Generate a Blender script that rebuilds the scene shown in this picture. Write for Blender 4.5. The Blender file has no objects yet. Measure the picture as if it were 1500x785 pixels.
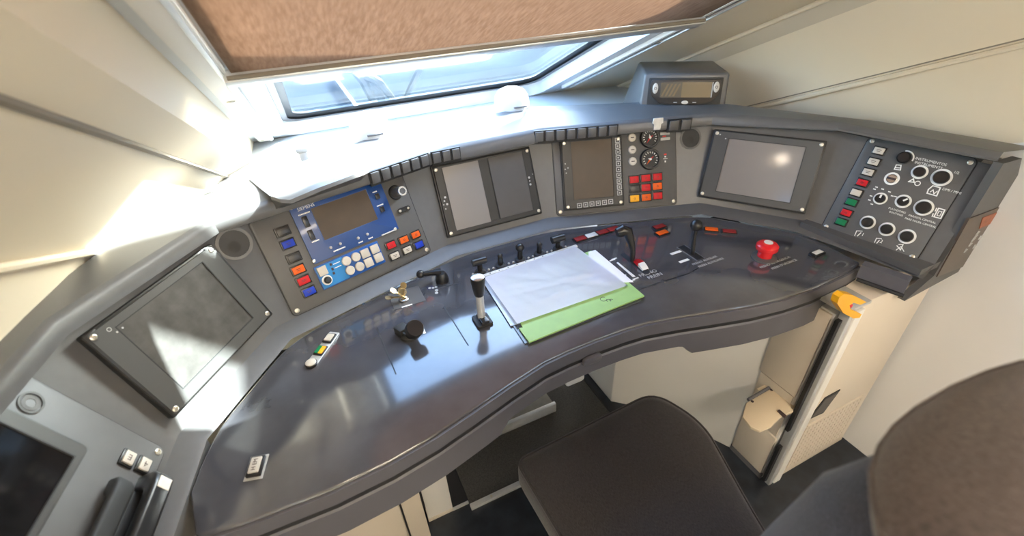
import bpy, bmesh, math, random
from mathutils import Vector as V, Matrix
random.seed(7)
S = bpy.context.scene
COL = S.collection
R = math.radians

# ------------------------------------------------------------------ camera
# axes: x right across the cab (0 = middle of the desk), y towards the windscreen, z up, floor at 0
CAM = V((-.52, 0, 1.55))
FPX = 677.0
AX = Matrix(((0.90321461, -0.27188627, 0.33208616),
             (-0.42717152, -0.49454699, 0.75693314),
             (-0.04156751, -0.82553082, -0.56282413)))      # world = AX @ (right, down, ahead)
cd = bpy.data.cameras.new('camera'); co = bpy.data.objects.new('camera', cd); COL.objects.link(co)
r_, d_, f_ = (AX.col[i].copy() for i in range(3))
M = Matrix((r_, -d_, -f_)).transposed().to_4x4(); M.translation = CAM
co.matrix_world = M
cd.sensor_width = 36; cd.lens = FPX / 1500 * 36; cd.clip_start = .02; cd.clip_end = 500
cd.dof.use_dof = True; cd.dof.focus_distance = 1.35; cd.dof.aperture_fstop = 2.6
S.camera = co

# ------------------------------------------------------------------ world, sun, exposure
S.view_settings.view_transform = 'Standard'; S.view_settings.look = 'None'
S.view_settings.gamma = 1; S.view_settings.use_curve_mapping = False
S.view_settings.exposure = 0.5
w = bpy.data.worlds.new('world'); S.world = w; w.use_nodes = True
nt = w.node_tree; nt.nodes.clear()
sky = nt.nodes.new('ShaderNodeTexSky'); sky.sky_type = 'NISHITA'; sky.sun_disc = False
SEL, SAZ = R(28.4), R(72)
SUN = V((math.cos(SEL) * math.sin(SAZ), math.cos(SEL) * math.cos(SAZ), math.sin(SEL)))                    # towards the sun
sky.sun_elevation = math.asin(SUN.z); sky.sun_rotation = math.atan2(SUN.x, SUN.y)
sky.dust_density = 2.0; sky.air_density = 1.0
bg = nt.nodes.new('ShaderNodeBackground'); bg.inputs[1].default_value = 2.1
wo = nt.nodes.new('ShaderNodeOutputWorld')
nt.links.new(sky.outputs[0], bg.inputs[0]); nt.links.new(bg.outputs[0], wo.inputs[0])
sl = bpy.data.lights.new('sun', 'SUN'); sl.energy = 52; sl.angle = R(.53); sl.color = (1, .95, .87)
so = bpy.data.objects.new('sun', sl); COL.objects.link(so)
so.rotation_euler = (-SUN).to_track_quat('-Z', 'Y').to_euler(); so.location = (3, 4, 5)

# ------------------------------------------------------------------ materials
def mat(name, c, rough=.5, metal=0, noise=0, nscale=40, bump=0, bscale=200, coat=0, emit=0, spec=.5, sheen=0, dirt=None):
    m = bpy.data.materials.new(name); m.use_nodes = True
    n = m.node_tree.nodes; l = m.node_tree.links; b = n['Principled BSDF']
    b.inputs['Base Color'].default_value = (*c, 1); b.inputs['Roughness'].default_value = rough
    b.inputs['Metallic'].default_value = metal; b.inputs['Coat Weight'].default_value = coat
    b.inputs['Coat Roughness'].default_value = .08; b.inputs['Specular IOR Level'].default_value = spec
    b.inputs['Sheen Weight'].default_value = sheen
    if emit:
        b.inputs['Emission Color'].default_value = (*c, 1); b.inputs['Emission Strength'].default_value = emit
    tc = n.new('ShaderNodeTexCoord')
    if noise:
        t = n.new('ShaderNodeTexNoise'); t.inputs['Scale'].default_value = nscale; t.inputs['Detail'].default_value = 6
        l.new(tc.outputs['Object'], t.inputs['Vector'])
        mp = n.new('ShaderNodeMapRange'); mp.inputs['From Min'].default_value = .3; mp.inputs['From Max'].default_value = .7
        mp.inputs['To Min'].default_value = 1 - noise; mp.inputs['To Max'].default_value = 1 + noise
        l.new(t.outputs[0], mp.inputs[0])
        vm = n.new('ShaderNodeVectorMath'); vm.operation = 'SCALE'; vm.inputs[0].default_value = c
        l.new(mp.outputs[0], vm.inputs['Scale']); l.new(vm.outputs[0], b.inputs['Base Color'])
        rr = n.new('ShaderNodeMapRange'); rr.inputs['To Min'].default_value = rough * .85; rr.inputs['To Max'].default_value = min(1, rough * 1.15)
        l.new(t.outputs[0], rr.inputs[0]); l.new(rr.outputs[0], b.inputs['Roughness'])
    if bump:
        t = n.new('ShaderNodeTexNoise'); t.inputs['Scale'].default_value = bscale; t.inputs['Detail'].default_value = 3
        l.new(tc.outputs['Object'], t.inputs['Vector'])
        bp = n.new('ShaderNodeBump'); bp.inputs['Strength'].default_value = bump; bp.inputs['Distance'].default_value = .002
        l.new(t.outputs[0], bp.inputs['Height']); l.new(bp.outputs[0], b.inputs['Normal'])
    return m

def weave(name, c, scale=900, c2=None):
    m = mat(name, c, .9, sheen=.25, bump=.5, bscale=500)
    n = m.node_tree.nodes; l = m.node_tree.links; b = n['Principled BSDF']
    tc = n.new('ShaderNodeTexCoord'); mp = n.new('ShaderNodeMapping'); mp.inputs['Scale'].default_value = (1, .18, 1)
    t = n.new('ShaderNodeTexNoise'); t.inputs['Scale'].default_value = scale; t.inputs['Detail'].default_value = 4
    l.new(tc.outputs['Object'], mp.inputs[0]); l.new(mp.outputs[0], t.inputs['Vector'])
    cr = n.new('ShaderNodeValToRGB'); cr.color_ramp.elements[0].position = .3; cr.color_ramp.elements[1].position = .75
    cr.color_ramp.elements[0].color = (*[x * .6 for x in c], 1); cr.color_ramp.elements[1].color = (*(c2 or [x * 1.7 for x in c]), 1)
    l.new(t.outputs[0], cr.inputs[0]); l.new(cr.outputs[0], b.inputs['Base Color'])
    return m

MT = dict(
    console=mat('console_grey_paint', (.098, .097, .099), .34, noise=.05, bump=.15, bscale=900),
    plate=mat('panel_plate_grey', (.088, .086, .086), .45, noise=.05, bump=.12, bscale=900),
    desk=mat('desk_laminate', (.062, .063, .074), .16, noise=.2, nscale=9, coat=1, spec=.8),
    apron=mat('apron_grey', (.092, .09, .104), .45, noise=.04, bump=.1, bscale=900),
    groove=mat('groove_black', (.015, .015, .017), .5),
    bezel=mat('bezel_black', (.013, .0125, .012), .42, bump=.1, bscale=1500),
    bezelg=mat('bezel_grey', (.055, .055, .054), .42, bump=.1, bscale=1500),
    black=mat('black_plastic', (.012, .012, .013), .28),
    blackm=mat('black_matt', (.018, .018, .018), .6),
    screenm=mat('screen_matt', (.066, .064, .061), .34, noise=.25, nscale=30, spec=.3),
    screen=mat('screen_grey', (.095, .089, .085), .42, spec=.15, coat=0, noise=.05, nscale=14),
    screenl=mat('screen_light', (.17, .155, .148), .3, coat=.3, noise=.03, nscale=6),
    screend=mat('screen_dark', (.006, .006, .007), .06, coat=1),
    screenb=mat('screen_brown', (.08, .058, .04), .42, spec=.25, noise=.06, nscale=25),
    amber=mat('screen_amber', (.11, .066, .022), .3, coat=.4),
    amberd=mat('screen_amber_dark', (.035, .022, .011), .3, coat=.4),
    blue=mat('radio_blue', (.006, .05, .21), .4, coat=.2),
    blue2=mat('keypad_blue', (.003, .075, .33), .4),
    cyan=mat('keypad_cyan', (.004, .19, .5), .4),
    white=mat('print_white', (.78, .78, .76), .5),
    grey=mat('print_grey', (.42, .42, .42), .5),
    cream=mat('button_cream', (.52, .48, .42), .4, noise=.06, nscale=60),
    b_red=mat('button_red', (.52, .008, .014), .5, spec=.3),
    b_red2=mat('button_dim_red', (.25, .02, .018), .5, spec=.3),
    b_or=mat('button_orange', (.72, .105, .006), .5, spec=.3),
    b_yel=mat('button_yellow', (.85, .4, .02), .5, spec=.3),
    b_blue=mat('button_blue', (.01, .04, .42), .5, spec=.3),
    b_green=mat('button_green', (.004, .17, .06), .5, spec=.3),
    b_dark=mat('button_dark', (.026, .023, .022), .35),
    ink=mat('print_dark', (.05, .03, .03), .6),
    inkred=mat('print_red', (.6, .03, .02), .5),
    steel=mat('steel', (.6, .6, .6), .25, 1),
    screw=mat('screw_zinc', (.62, .58, .5), .35, 1, noise=.15, nscale=300),
    alu=mat('aluminium', (.62, .63, .64), .4, .55, noise=.05, nscale=30),
    brass=mat('brass_keys', (.5, .38, .2), .35, 1),
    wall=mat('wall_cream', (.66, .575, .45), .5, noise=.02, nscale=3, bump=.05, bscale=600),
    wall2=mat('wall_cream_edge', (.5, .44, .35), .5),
    softgroove=mat('panel_joint_brown', (.2, .17, .135), .7),
    frame=mat('window_frame_grey', (.55, .57, .59), .42, noise=.02),
    cab=mat('cabinet_cream', (.62, .545, .455), .5, noise=.02, nscale=4),
    cabw=mat('cabinet_white', (.70, .68, .655), .5, noise=.02, nscale=4),
    tray=mat('tray_beige', (.66, .55, .40), .45),
    rubber=mat('seal_black', (.015, .015, .016), .5),
    seal=mat('seal_grey', (.12, .12, .13), .5),
    floor=mat('floor_black', (.018, .022, .03), .35, noise=.5, nscale=14),
    footp=mat('foot_plate_grit', (.045, .043, .04), .75, noise=.5, nscale=180, bump=.6, bscale=350),
    footb=mat('foot_bar', (.2, .19, .17), .5, noise=.1),
    seat=weave('seat_fabric_dark', (.022, .020, .022), c2=(.055, .048, .05)),
    seatb=weave('backrest_fabric_blue', (.030, .031, .042), c2=(.075, .075, .095)),
    head=weave('headrest_fabric_brown', (.085, .062, .052), 420, c2=(.125, .095, .082)),
    paper=mat('paper_white', (.84, .83, .88), .4, coat=.2, bump=.6, bscale=26),
    sleeve=mat('plastic_sleeve', (.42, .48, .56), .25, coat=.3),
    folder=mat('folder_green', (.31, .5, .16), .55, noise=.04),
    binder=mat('binder_cover', (.06, .065, .07), .25, coat=.4),
    yellow=mat('yellow_plastic', (.86, .42, .012), .4),
    red=mat('red_plastic', (.68, .012, .02), .25, coat=.4),
    label=mat('label_paper', (.68, .66, .62), .5, noise=.1, nscale=90),
    smoke=mat('smoked_plate', (.075, .055, .042), .3, noise=.3, nscale=14),
    nose=mat('nose_paint', (.060, .085, .11), .85, spec=.08, noise=.25, nscale=2),
    wiper=mat('wiper_black', (.010, .015, .022), .4),
    ballast=mat('platform_concrete', (.020, .030, .040), .9, spec=.05, noise=.35, nscale=.6),
    concw=mat('platform_edge_white', (.085, .09, .095), .8, noise=.1, nscale=3),
    grass=mat('verge_green', (.014, .03, .02), .9, noise=.4, nscale=2),
    ceil=mat('ceiling_white', (.75, .73, .68), .6),
)
def two(name, build):
    m = bpy.data.materials.new(name); m.use_nodes = True; n = m.node_tree.nodes; l = m.node_tree.links
    n.clear(); o = n.new('ShaderNodeOutputMaterial'); build(n, l, o); return m
def _glass(n, l, o):
    t = n.new('ShaderNodeBsdfTransparent'); t.inputs[0].default_value = (.86, .93, .95, 1)
    g = n.new('ShaderNodeBsdfGlossy'); g.inputs[1].default_value = .02
    lw = n.new('ShaderNodeLayerWeight'); lw.inputs[0].default_value = .5
    fr = n.new('ShaderNodeMath'); fr.operation = 'POWER'; fr.inputs[1].default_value = 6.0; l.new(lw.outputs['Facing'], fr.inputs[0])
    mx = n.new('ShaderNodeMixShader'); l.new(fr.outputs[0], mx.inputs[0]); l.new(t.outputs[0], mx.inputs[1]); l.new(g.outputs[0], mx.inputs[2]); l.new(mx.outputs[0], o.inputs[0])
MT['glass'] = two('window_glass', _glass)
def _blind(n, l, o):
    tc = n.new('ShaderNodeTexCoord'); t = n.new('ShaderNodeTexNoise'); t.inputs['Scale'].default_value = 160
    mp = n.new('ShaderNodeMapping'); mp.inputs['Scale'].default_value = (1, .12, .3)
    l.new(tc.outputs['Object'], mp.inputs[0]); l.new(mp.outputs[0], t.inputs['Vector'])
    cr = n.new('ShaderNodeValToRGB'); cr.color_ramp.elements[0].position = .3; cr.color_ramp.elements[1].position = .7
    cr.color_ramp.elements[0].color = (.29, .205, .155, 1); cr.color_ramp.elements[1].color = (.37, .27, .21, 1)
    l.new(t.outputs[0], cr.inputs[0])
    d = n.new('ShaderNodeBsdfDiffuse'); tr = n.new('ShaderNodeBsdfTranslucent'); mx = n.new('ShaderNodeMixShader'); mx.inputs[0].default_value = .5
    l.new(cr.outputs[0], d.inputs[0]); l.new(cr.outputs[0], tr.inputs[0]); l.new(d.outputs[0], mx.inputs[1]); l.new(tr.outputs[0], mx.inputs[2]); l.new(mx.outputs[0], o.inputs[0])
MT['blind'] = two('blind_fabric', _blind)

# ------------------------------------------------------------------ helpers
def pray(px, py):
    return (AX @ V((px - 750, py - 392.5, FPX))).normalized()
def hit(px, py, P, N):
    d = pray(px, py); return CAM + d * ((V(P) - CAM).dot(N) / d.dot(N))
def hz(px, py, z):
    return hit(px, py, (0, 0, z), V((0, 0, 1)))
def frame(o, x, z):
    x = V(x).normalized(); z = V(z).normalized(); y = z.cross(x)
    m = Matrix((x, y, z)).transposed().to_4x4(); m.translation = V(o); return m
def on(F, px, py, h=0):
    """point of the plane z=h of frame F seen at photo pixel (px, py), in F's own coordinates"""
    p = hit(px, py, F @ V((0, 0, h)), F.to_3x3() @ V((0, 0, 1))); q = F.inverted() @ p; return q.x, q.y

def box(bm, x0, x1, y0, y1, z0, z1, bev=0, seg=2):
    return prism(bm, [(x0, y0), (x1, y0), (x1, y1), (x0, y1)], z0, z1, bev, seg)
def prism(bm, pts, z0, z1, bev=0, seg=2, top=None):
    n = len(pts); a = [bm.verts.new((p[0], p[1], z0)) for p in pts]; t = top or pts
    b = [bm.verts.new((p[0], p[1], z1)) for p in t]
    fs = [bm.faces.new(a[::-1]), bm.faces.new(b)]
    for i in range(n): fs.append(bm.faces.new((a[i], a[(i + 1) % n], b[(i + 1) % n], b[i])))
    bmesh.ops.recalc_face_normals(bm, faces=fs)
    if bev:
        es = list({e for f in fs for e in f.edges if len(e.link_faces) == 2 and e.calc_face_angle(0) > .5})
        bmesh.ops.bevel(bm, geom=es, offset=bev, segments=seg, profile=.5, affect='EDGES', clamp_overlap=True)
    return fs
def rrect(x0, x1, y0, y1, r, k=4):
    out = []
    for cx, cy, a in ((x1 - r, y1 - r, 0), (x0 + r, y1 - r, 90), (x0 + r, y0 + r, 180), (x1 - r, y0 + r, 270)):
        for i in range(k + 1): out.append((cx + r * math.cos(R(a + 90 * i / k)), cy + r * math.sin(R(a + 90 * i / k))))
    return out
def lathe(bm, prof, cx=0, cy=0, seg=24, mtx=None):
    rings = []
    for r, z in prof:
        if r < 1e-6: rings.append([bm.verts.new((cx, cy, z))])
        else: rings.append([bm.verts.new((cx + r * math.cos(2 * math.pi * i / seg), cy + r * math.sin(2 * math.pi * i / seg), z)) for i in range(seg)])
    fs = []
    for a, b in zip(rings, rings[1:]):
        for i in range(seg):
            j = (i + 1) % seg
            if len(a) == 1 and len(b) == 1: continue
            if len(a) == 1: fs.append(bm.faces.new((a[0], b[j], b[i])))
            elif len(b) == 1: fs.append(bm.faces.new((a[i], a[j], b[0])))
            else: fs.append(bm.faces.new((a[i], a[j], b[j], b[i])))
    if len(rings[0]) > 1: fs.append(bm.faces.new(rings[0][::-1]))
    if len(rings[-1]) > 1: fs.append(bm.faces.new(rings[-1]))
    bmesh.ops.recalc_face_normals(bm, faces=fs)
    if mtx is not None: bmesh.ops.transform(bm, matrix=mtx, verts=[v for r_ in rings for v in r_])
def cyl(bm, cx, cy, r, z0, z1, seg=24, r2=None):
    lathe(bm, [(r, z0), (r if r2 is None else r2, z1)], cx, cy, seg)
def ring(bm, cx, cy, r0, r1, z0, z1, seg=28, a0=0, a1=360):
    full = a1 - a0 >= 360; n = seg + (0 if full else 1); vs = []
    for i in range(n):
        a = R(a0 + (a1 - a0) * i / seg); c, s = math.cos(a), math.sin(a)
        vs.append([bm.verts.new((cx + r * c, cy + r * s, z)) for r, z in ((r0, z0), (r1, z0), (r1, z1), (r0, z1))])
    fs = []
    for i in range(seg):
        a, b = vs[i], vs[(i + 1) % n]
        for k in range(4): fs.append(bm.faces.new((a[k], b[k], b[(k + 1) % 4], a[(k + 1) % 4])))
    if not full: fs += [bm.faces.new(vs[0]), bm.faces.new(vs[-1])]
    bmesh.ops.recalc_face_normals(bm, faces=fs)
def tube(bm, pts, rad, seg=10):
    pts = [V(p) for p in pts]; n = len(pts); rad = rad if isinstance(rad, (list, tuple)) else [rad] * n
    rings = []; up = None
    for i, p in enumerate(pts):
        t = (pts[min(i + 1, n - 1)] - pts[max(i - 1, 0)]).normalized()
        if up is None:
            up = V((0, 0, 1)) if abs(t.z) < .9 else V((1, 0, 0))
        x = (up - t * up.dot(t)).normalized(); y = t.cross(x); up = x
        rings.append([bm.verts.new(p + (x * math.cos(2 * math.pi * k / seg) + y * math.sin(2 * math.pi * k / seg)) * rad[i]) for k in range(seg)])
    fs = [bm.faces.new((a[k], a[(k + 1) % seg], b[(k + 1) % seg], b[k])) for a, b in zip(rings, rings[1:]) for k in range(seg)]
    fs += [bm.faces.new(rings[0][::-1]), bm.faces.new(rings[-1])]
    bmesh.ops.recalc_face_normals(bm, faces=fs)
def ball(bm, c, r, seg=16, sz=1):
    m = Matrix.Translation(c) @ Matrix.Diagonal((r, r, r * sz, 1))
    bmesh.ops.create_uvsphere(bm, u_segments=seg, v_segments=seg // 2 + 2, radius=1, matrix=m)
def sheet(bm, grid):
    vs = [[bm.verts.new(p) for p in row] for row in grid]
    for a, b in zip(vs, vs[1:]):
        for i in range(len(a) - 1): bm.faces.new((a[i], a[i + 1], b[i + 1], b[i]))
def slab(bm, pts, N, th):
    """polygon of world points given thickness th along -N"""
    N = V(N).normalized(); a = [bm.verts.new(V(p)) for p in pts]; b = [bm.verts.new(V(p) - N * th) for p in pts]
    n = len(pts); fs = [bm.faces.new(a), bm.faces.new(b[::-1])]
    for i in range(n): fs.append(bm.faces.new((a[i], b[i], b[(i + 1) % n], a[(i + 1) % n])))
    bmesh.ops.recalc_face_normals(bm, faces=fs)

def obj(name, bm, m, parent=None, label=None, cat=None, group=None, kind=None, mw=None, shift=None, smooth=True):
    if shift: bmesh.ops.translate(bm, verts=bm.verts, vec=V(shift))
    me = bpy.data.meshes.new(name); bm.to_mesh(me); bm.free()
    me.materials.append(MT[m] if isinstance(m, str) else m)
    if smooth:
        me.shade_smooth()
        try: me.set_sharp_from_angle(angle=R(35))
        except Exception: pass
    o = bpy.data.objects.new(name, me); COL.objects.link(o)
    if parent: o.parent = parent
    elif mw is not None: o.matrix_world = mw
    for k, v in (('label', label), ('category', cat), ('group', group), ('kind', kind)):
        if v: o[k] = v
    return o
class Thing:
    """an Empty standing at (cx, cy) of frame F; parts are drawn in F's coordinates"""
    def __init__(s, name, label, cat, F=Matrix(), cx=0, cy=0, cz=0, group=None):
        s.e = bpy.data.objects.new(name, None); COL.objects.link(s.e); s.e.empty_display_size = .02
        s.e.matrix_world = F @ Matrix.Translation((cx, cy, cz)); s.F = F; s.c = (-cx, -cy, -cz)
        s.e['label'] = label; s.e['category'] = cat
        if group: s.e['group'] = group
    def part(s, name, bm, m, parent=None, label=None, kind=None):
        return obj(name, bm, m, parent or s.e, label=label, kind=kind, shift=s.c)
    def b(s, name, m, *a, parent=None, label=None, bev=0):
        bm = bmesh.new(); box(bm, *a, bev=bev); return s.part(name, bm, m, parent, label)
    def text(s, txt, m, x, y, z, size, ang=0, parent=None, align='CENTER', name='lettering'):
        cu = bpy.data.curves.new('t', 'FONT'); cu.body = txt; cu.size = size; cu.align_x = align; cu.align_y = 'CENTER'; cu.resolution_u = 2
        cu.extrude = .0002
        o = bpy.data.objects.new('t', cu); COL.objects.link(o)
        dg = bpy.context.evaluated_depsgraph_get(); me = bpy.data.meshes.new_from_object(o.evaluated_get(dg))
        bpy.data.objects.remove(o); bpy.data.curves.remove(cu)
        me.transform(Matrix.Translation(V((x, y, z)) + V(s.c)) @ Matrix.Rotation(R(ang), 4, 'Z'))
        me.materials.clear(); me.materials.append(MT[m]); me.name = name
        q = bpy.data.objects.new(name, me); COL.objects.link(q); q.parent = parent or s.e
        return q
def struct(name, bm, m, parent=None, label=None):
    return obj(name, bm, m, parent, label=label, kind='structure')

# ------------------------------------------------------------------ the cab shell
NA = R(24)                                        # the nose falls forward at 24 degrees
D = V((0, math.cos(NA), -math.sin(NA))); E = V((0, math.sin(NA), math.cos(NA)))
def ws(x, e, t):
    """x across, e above the camera square to the nose slope, t along the slope"""
    return V((x, 0, 1.55)) + E * e + D * t
def strip(name, a, b, t0, t1, m, th=.02, n=None):
    bm = bmesh.new(); p = [ws(*a, t0), ws(*b, t0), ws(*b, t1), ws(*a, t1)]
    N = (p[1] - p[0]).cross(p[3] - p[0]).normalized(); c = sum(p, V()) / 4
    if N.dot(V((0, .3, 1.2)) - c) < 0: N = -N
    slab(bm, p, N, th); return struct(name, bm, m)
EW = .3175
T0, T1 = -.62, 2.36
PROFW = dict(left=[(-.70, EW), (-.715, .216), (-.785, .176), (-.97, .024), (-1.10, -.22)],
             right=[(.70, EW), (1.0, .287), (1.02, .230), (1.08, .028), (1.17, -.22)])
for sgn, side in ((-1, 'left'), (1, 'right')):
    prof_w = PROFW[side]
    nm = ['wall_%s', 'wall_%s_middle', 'wall_%s_upper', 'wall_%s_lower']
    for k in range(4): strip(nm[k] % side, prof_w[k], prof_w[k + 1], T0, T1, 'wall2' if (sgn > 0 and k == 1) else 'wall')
    # lower lining: slanted in towards the floor
    bm = bmesh.new()
    prof = [(1.17 if sgn > 0 else 1.10, None), (1.165 if sgn > 0 else 1.10, 1.03), (1.16, .60), (1.15, -.15)]
    ys = [-1.7, -.3, .2, .6, 1.0, 1.6, 2.2]; rows = []
    for y in ys:
        zt = 1.55 + (-.215 - .4067 * max(y, -.57)) / .9135
        row = []
        for x, z in prof:
            z = zt if z is None else min(z, zt - .01)
            row.append((sgn * (x if y < .9 else prof[0][0]), y, z))
        rows.append(row)
    sheet(bm, rows)
    struct('wall_' + side + '_lining', bm, 'cabw')
    # rolled edge beads on the panel joints
    for q, (k, nn) in enumerate(((3, 3), (2, 11)) if sgn < 0 else ((3, 4), (1, 12))):
        x_, e_ = prof_w[k]
        if nn != 11: bm = bmesh.new(); tube(bm, [ws(x_ - sgn * .004, e_ - .006, T0), ws(x_ - sgn * .004, e_ - .006, T1)], .008, 8); struct('trim_%d' % nn, bm, 'wall')
        gx, ge, gr = (x_, e_ - .001, .007) if nn == 11 else (x_ + sgn * .001, e_ + .009, .0045)
        bm = bmesh.new(); tube(bm, [ws(gx, ge, T0), ws(gx, ge, T1)], gr, 6); struct('trim_%d' % (nn + 10), bm, 'softgroove')

bm = bmesh.new()
wa, wb = V(PROFW['right'][3]), V(PROFW['right'][4]); pn = [ws(*wa.lerp(wb, v), t) for v, t in ((.10, -.2), (.10, .33), (.16, .375), (.9, .56), (.9, -.2))]
slab(bm, [p - V((.006, 0, 0)) for p in pn], (pn[1] - pn[0]).cross(pn[3] - pn[0]) * -1, .005)
cv = obj('wall_cover', bm, 'wall', label='cream cover plate with rounded corner screwed to the wall at far right', cat='cover plate')
p = ws(*wa.lerp(wb, .2), .31); bm = bmesh.new(); lathe(bm, [(.008, -.004), (.008, .004), (0, .005)], 0, 0, 14, frame(p - V((.008, 0, 0)), (0, 1, 0), (-1, 0, .3))); obj('screw', bm, 'screw', cv)

# windscreen surround with a rounded opening
OX, OT0, OT1 = .575, -.35, 2.135
bm = bmesh.new()
hole = rrect(-OX, OX, OT0, OT1, .07, 5)
outer = []
for x, t in hole:
    # matching point on the outer rectangle
    outer.append((max(-.715, min(.715, x * 10)) if abs(x) > OX - .075 else x * .715 / OX, T1 if t > OT1 - .075 else (T0 if t < OT0 + .075 else t)))
n = len(hole)
ring_h = [[bm.verts.new(ws(x, e, t)) for x, t in hole] for e in (EW, EW + .02, EW + .075)]
ring_o = [bm.verts.new(ws(x, EW, t)) for x, t in outer]
for i in range(n):
    j = (i + 1) % n
    bm.faces.new((ring_o[i], ring_o[j], ring_h[0][j], ring_h[0][i]))
    for k in (0, 1): bm.faces.new((ring_h[k][i], ring_h[k][j], ring_h[k + 1][j], ring_h[k + 1][i]))
bmesh.ops.recalc_face_normals(bm, faces=bm.faces)
struct('wall_front', bm, 'frame')
# dark recess bands beside the blind rails
for sgn in (-1, 1):
    bm = bmesh.new(); slab(bm, [ws(sgn * .665, EW - .002, T0), ws(sgn * .665, EW - .002, T1 - .05), ws(sgn * .715, EW - .002, T1 - .05), ws(sgn * .715, EW - .002, T0)], -E, .01)
    struct('trim_7' if sgn < 0 else 'trim_8', bm, 'frame')
# window: seal, glass
win = bpy.data.objects.new('window_1', None); COL.objects.link(win); win['kind'] = 'structure'; win.location = ws(0, EW + .06, 1.2)
def win_part(name, bm, m, label=None):
    bmesh.ops.translate(bm, verts=bm.verts, vec=-V(win.location)); return obj(name, bm, m, win, label=label)
h2 = rrect(-OX + .045, OX - .045, OT0 + .045, OT1 - .05, .07, 5)
bm = bmesh.new(); a = [bm.verts.new(ws(x, EW + .055, t)) for x, t in hole]; b = [bm.verts.new(ws(x, EW + .068, t)) for x, t in h2]
for i in range(n): bm.faces.new((a[i], a[(i + 1) % n], b[(i + 1) % n], b[i]))
win_part('window_seal', bm, 'rubber')
bm = bmesh.new(); h3 = rrect(-OX + .022, OX - .022, OT0 + .02, OT1 - .022, .07, 5)
ra = [bm.verts.new(ws(x, EW + .052, t)) for x, t in hole]; rb = [bm.verts.new(ws(x, EW + .054, t)) for x, t in h3]
for i in range(n): bm.faces.new((ra[i], ra[(i + 1) % n], rb[(i + 1) % n], rb[i]))
win_part('seal_lip', bm, 'seal')
bm = bmesh.new(); slab(bm, [ws(x, EW + .072, t) for x, t in hole], -E, .008); win_part('glass_pane', bm, 'glass')
# sill below the windscreen
bm = bmesh.new(); slab(bm, [ws(-1.18, EW, T1), ws(1.18, EW, T1), ws(1.18, EW, T1) - V((0, .0, .9)), ws(-1.18, EW, T1) - V((0, 0, .9))], (0, -1, 0), .03); struct('wall_front_lower', bm, 'frame')
bm = bmesh.new(); zb = .97; slab(bm, [(-1.18, 1.62, zb), (1.18, 1.62, zb), (1.18, 2.25, zb), (-1.18, 2.25, zb)], (0, 0, 1), .03); struct('trim_9', bm, 'frame')

# rear of the cab (behind the photographer): walls, side windows, ceiling
bm = bmesh.new(); box(bm, -1.2, 1.2, -1.74, -1.7, -.15, 2.4); struct('wall_back', bm, 'wall')
zc = ws(0, EW, T0).z; yc = ws(0, EW, T0).y
bm = bmesh.new(); box(bm, -1.2, 1.2, -1.74, yc + .02, zc, zc + .03); struct('ceiling', bm, 'ceil')
for sgn, side in ((-1, 'left'), (1, 'right')):
    bm = bmesh.new()
    z0 = 1.55 + (-.22 + .4067 * .57) / .9135
    for (ya, yb, za, zb_) in ((-1.72, -1.5, z0 - .02, zc), (-.75, yc + .03, z0 - .02, zc), (-1.5, -.75, zc - .08, zc)):
        p = [(sgn * 1.175, ya, za), (sgn * 1.175, yb, za), (sgn * 1.175, yb, zb_), (sgn * 1.175, ya, zb_)]
        slab(bm, p, (-sgn, 0, 0), .03)
    struct('wall_' + side + '_rear', bm, 'wall')
    bm = bmesh.new(); slab(bm, [(sgn * 1.19, -1.5, z0 - .02), (sgn * 1.19, -.75, z0 - .02), (sgn * 1.19, -.75, zc - .08), (sgn * 1.19, -1.5, zc - .08)], (-sgn, 0, 0), .006); struct('window_2' if sgn < 0 else 'window_3', bm, 'glass')
bm = bmesh.new(); box(bm, -1.2, 1.2, -1.74, 2.25, -.19, -.15); struct('floor', bm, 'floor')
lt = Thing('ceiling_lamp', 'long white ceiling light fitting behind the driver seat', 'lamp', Matrix(), 0, -1.15, zc)
lt.b('housing', 'cabw', -.5, .5, -1.3, -1.0, zc - .03, zc, bev=.008)
MT['lampglow'] = mat('lamp_diffuser', (1, .87, .70), .5, emit=45)
lt.b('diffuser', 'lampglow', -.47, .47, -1.27, -1.03, zc - .036, zc - .029)

sp = Thing('reflection_lamp', 'small round lamp added on the upper left wall for the right display reflection', 'lamp', Matrix(), -.69, -.29, 1.95)  # unseen lamp added for the glow on the right display and warmer walls
LF = frame((-.69, -.29, 1.955), (1, 0, 0), V((.75, .35, -.55)))
bm = bmesh.new(); lathe(bm, [(.075, -.02), (.075, .02), (.062, .02), (.062, .012)], 0, 0, 28, LF); sp.part('housing', bm, 'cabw')
MT['spotglow'] = mat('spot_diffuser', (1, .84, .66), .5, emit=75)
bm = bmesh.new(); cyl(bm, 0, 0, .061, .008, .013, 28); bmesh.ops.transform(bm, matrix=LF, verts=bm.verts); sp.part('diffuser', bm, 'spotglow')

# ------------------------------------------------------------------ roller blind, rails
bl = Thing('roller_blind', 'brown fabric roller blind pulled halfway down the windscreen', 'blind', Matrix(), *ws(0, EW - .02, 1.2))
tb = hit(660, 62, ws(0, EW, 0), E); tb = (tb - V((0, 0, 1.55))).dot(D)       # where the bottom bar hangs
bm = bmesh.new(); slab(bm, [ws(-.615, EW - .016, -.45), ws(.615, EW - .016, -.45), ws(.615, EW - .016, tb - .01), ws(-.615, EW - .016, tb - .01)], -E, .002); bl.part('blind_fabric', bm, 'blind')
def bar(x0, x1, e0, e1, t0, t1, bev=.003):
    bm = bmesh.new(); F = Matrix((V((1, 0, 0)), -D, -E)).transposed().to_4x4(); F.translation = V((0, 0, 1.55))
    box(bm, x0, x1, -t1, -t0, -e1, -e0, bev); bmesh.ops.transform(bm, matrix=F, verts=bm.verts); return bm
bl.part('bottom_bar', bar(-.632, .632, EW - .034, EW - .008, tb - .022, tb + .020), 'alu')
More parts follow.
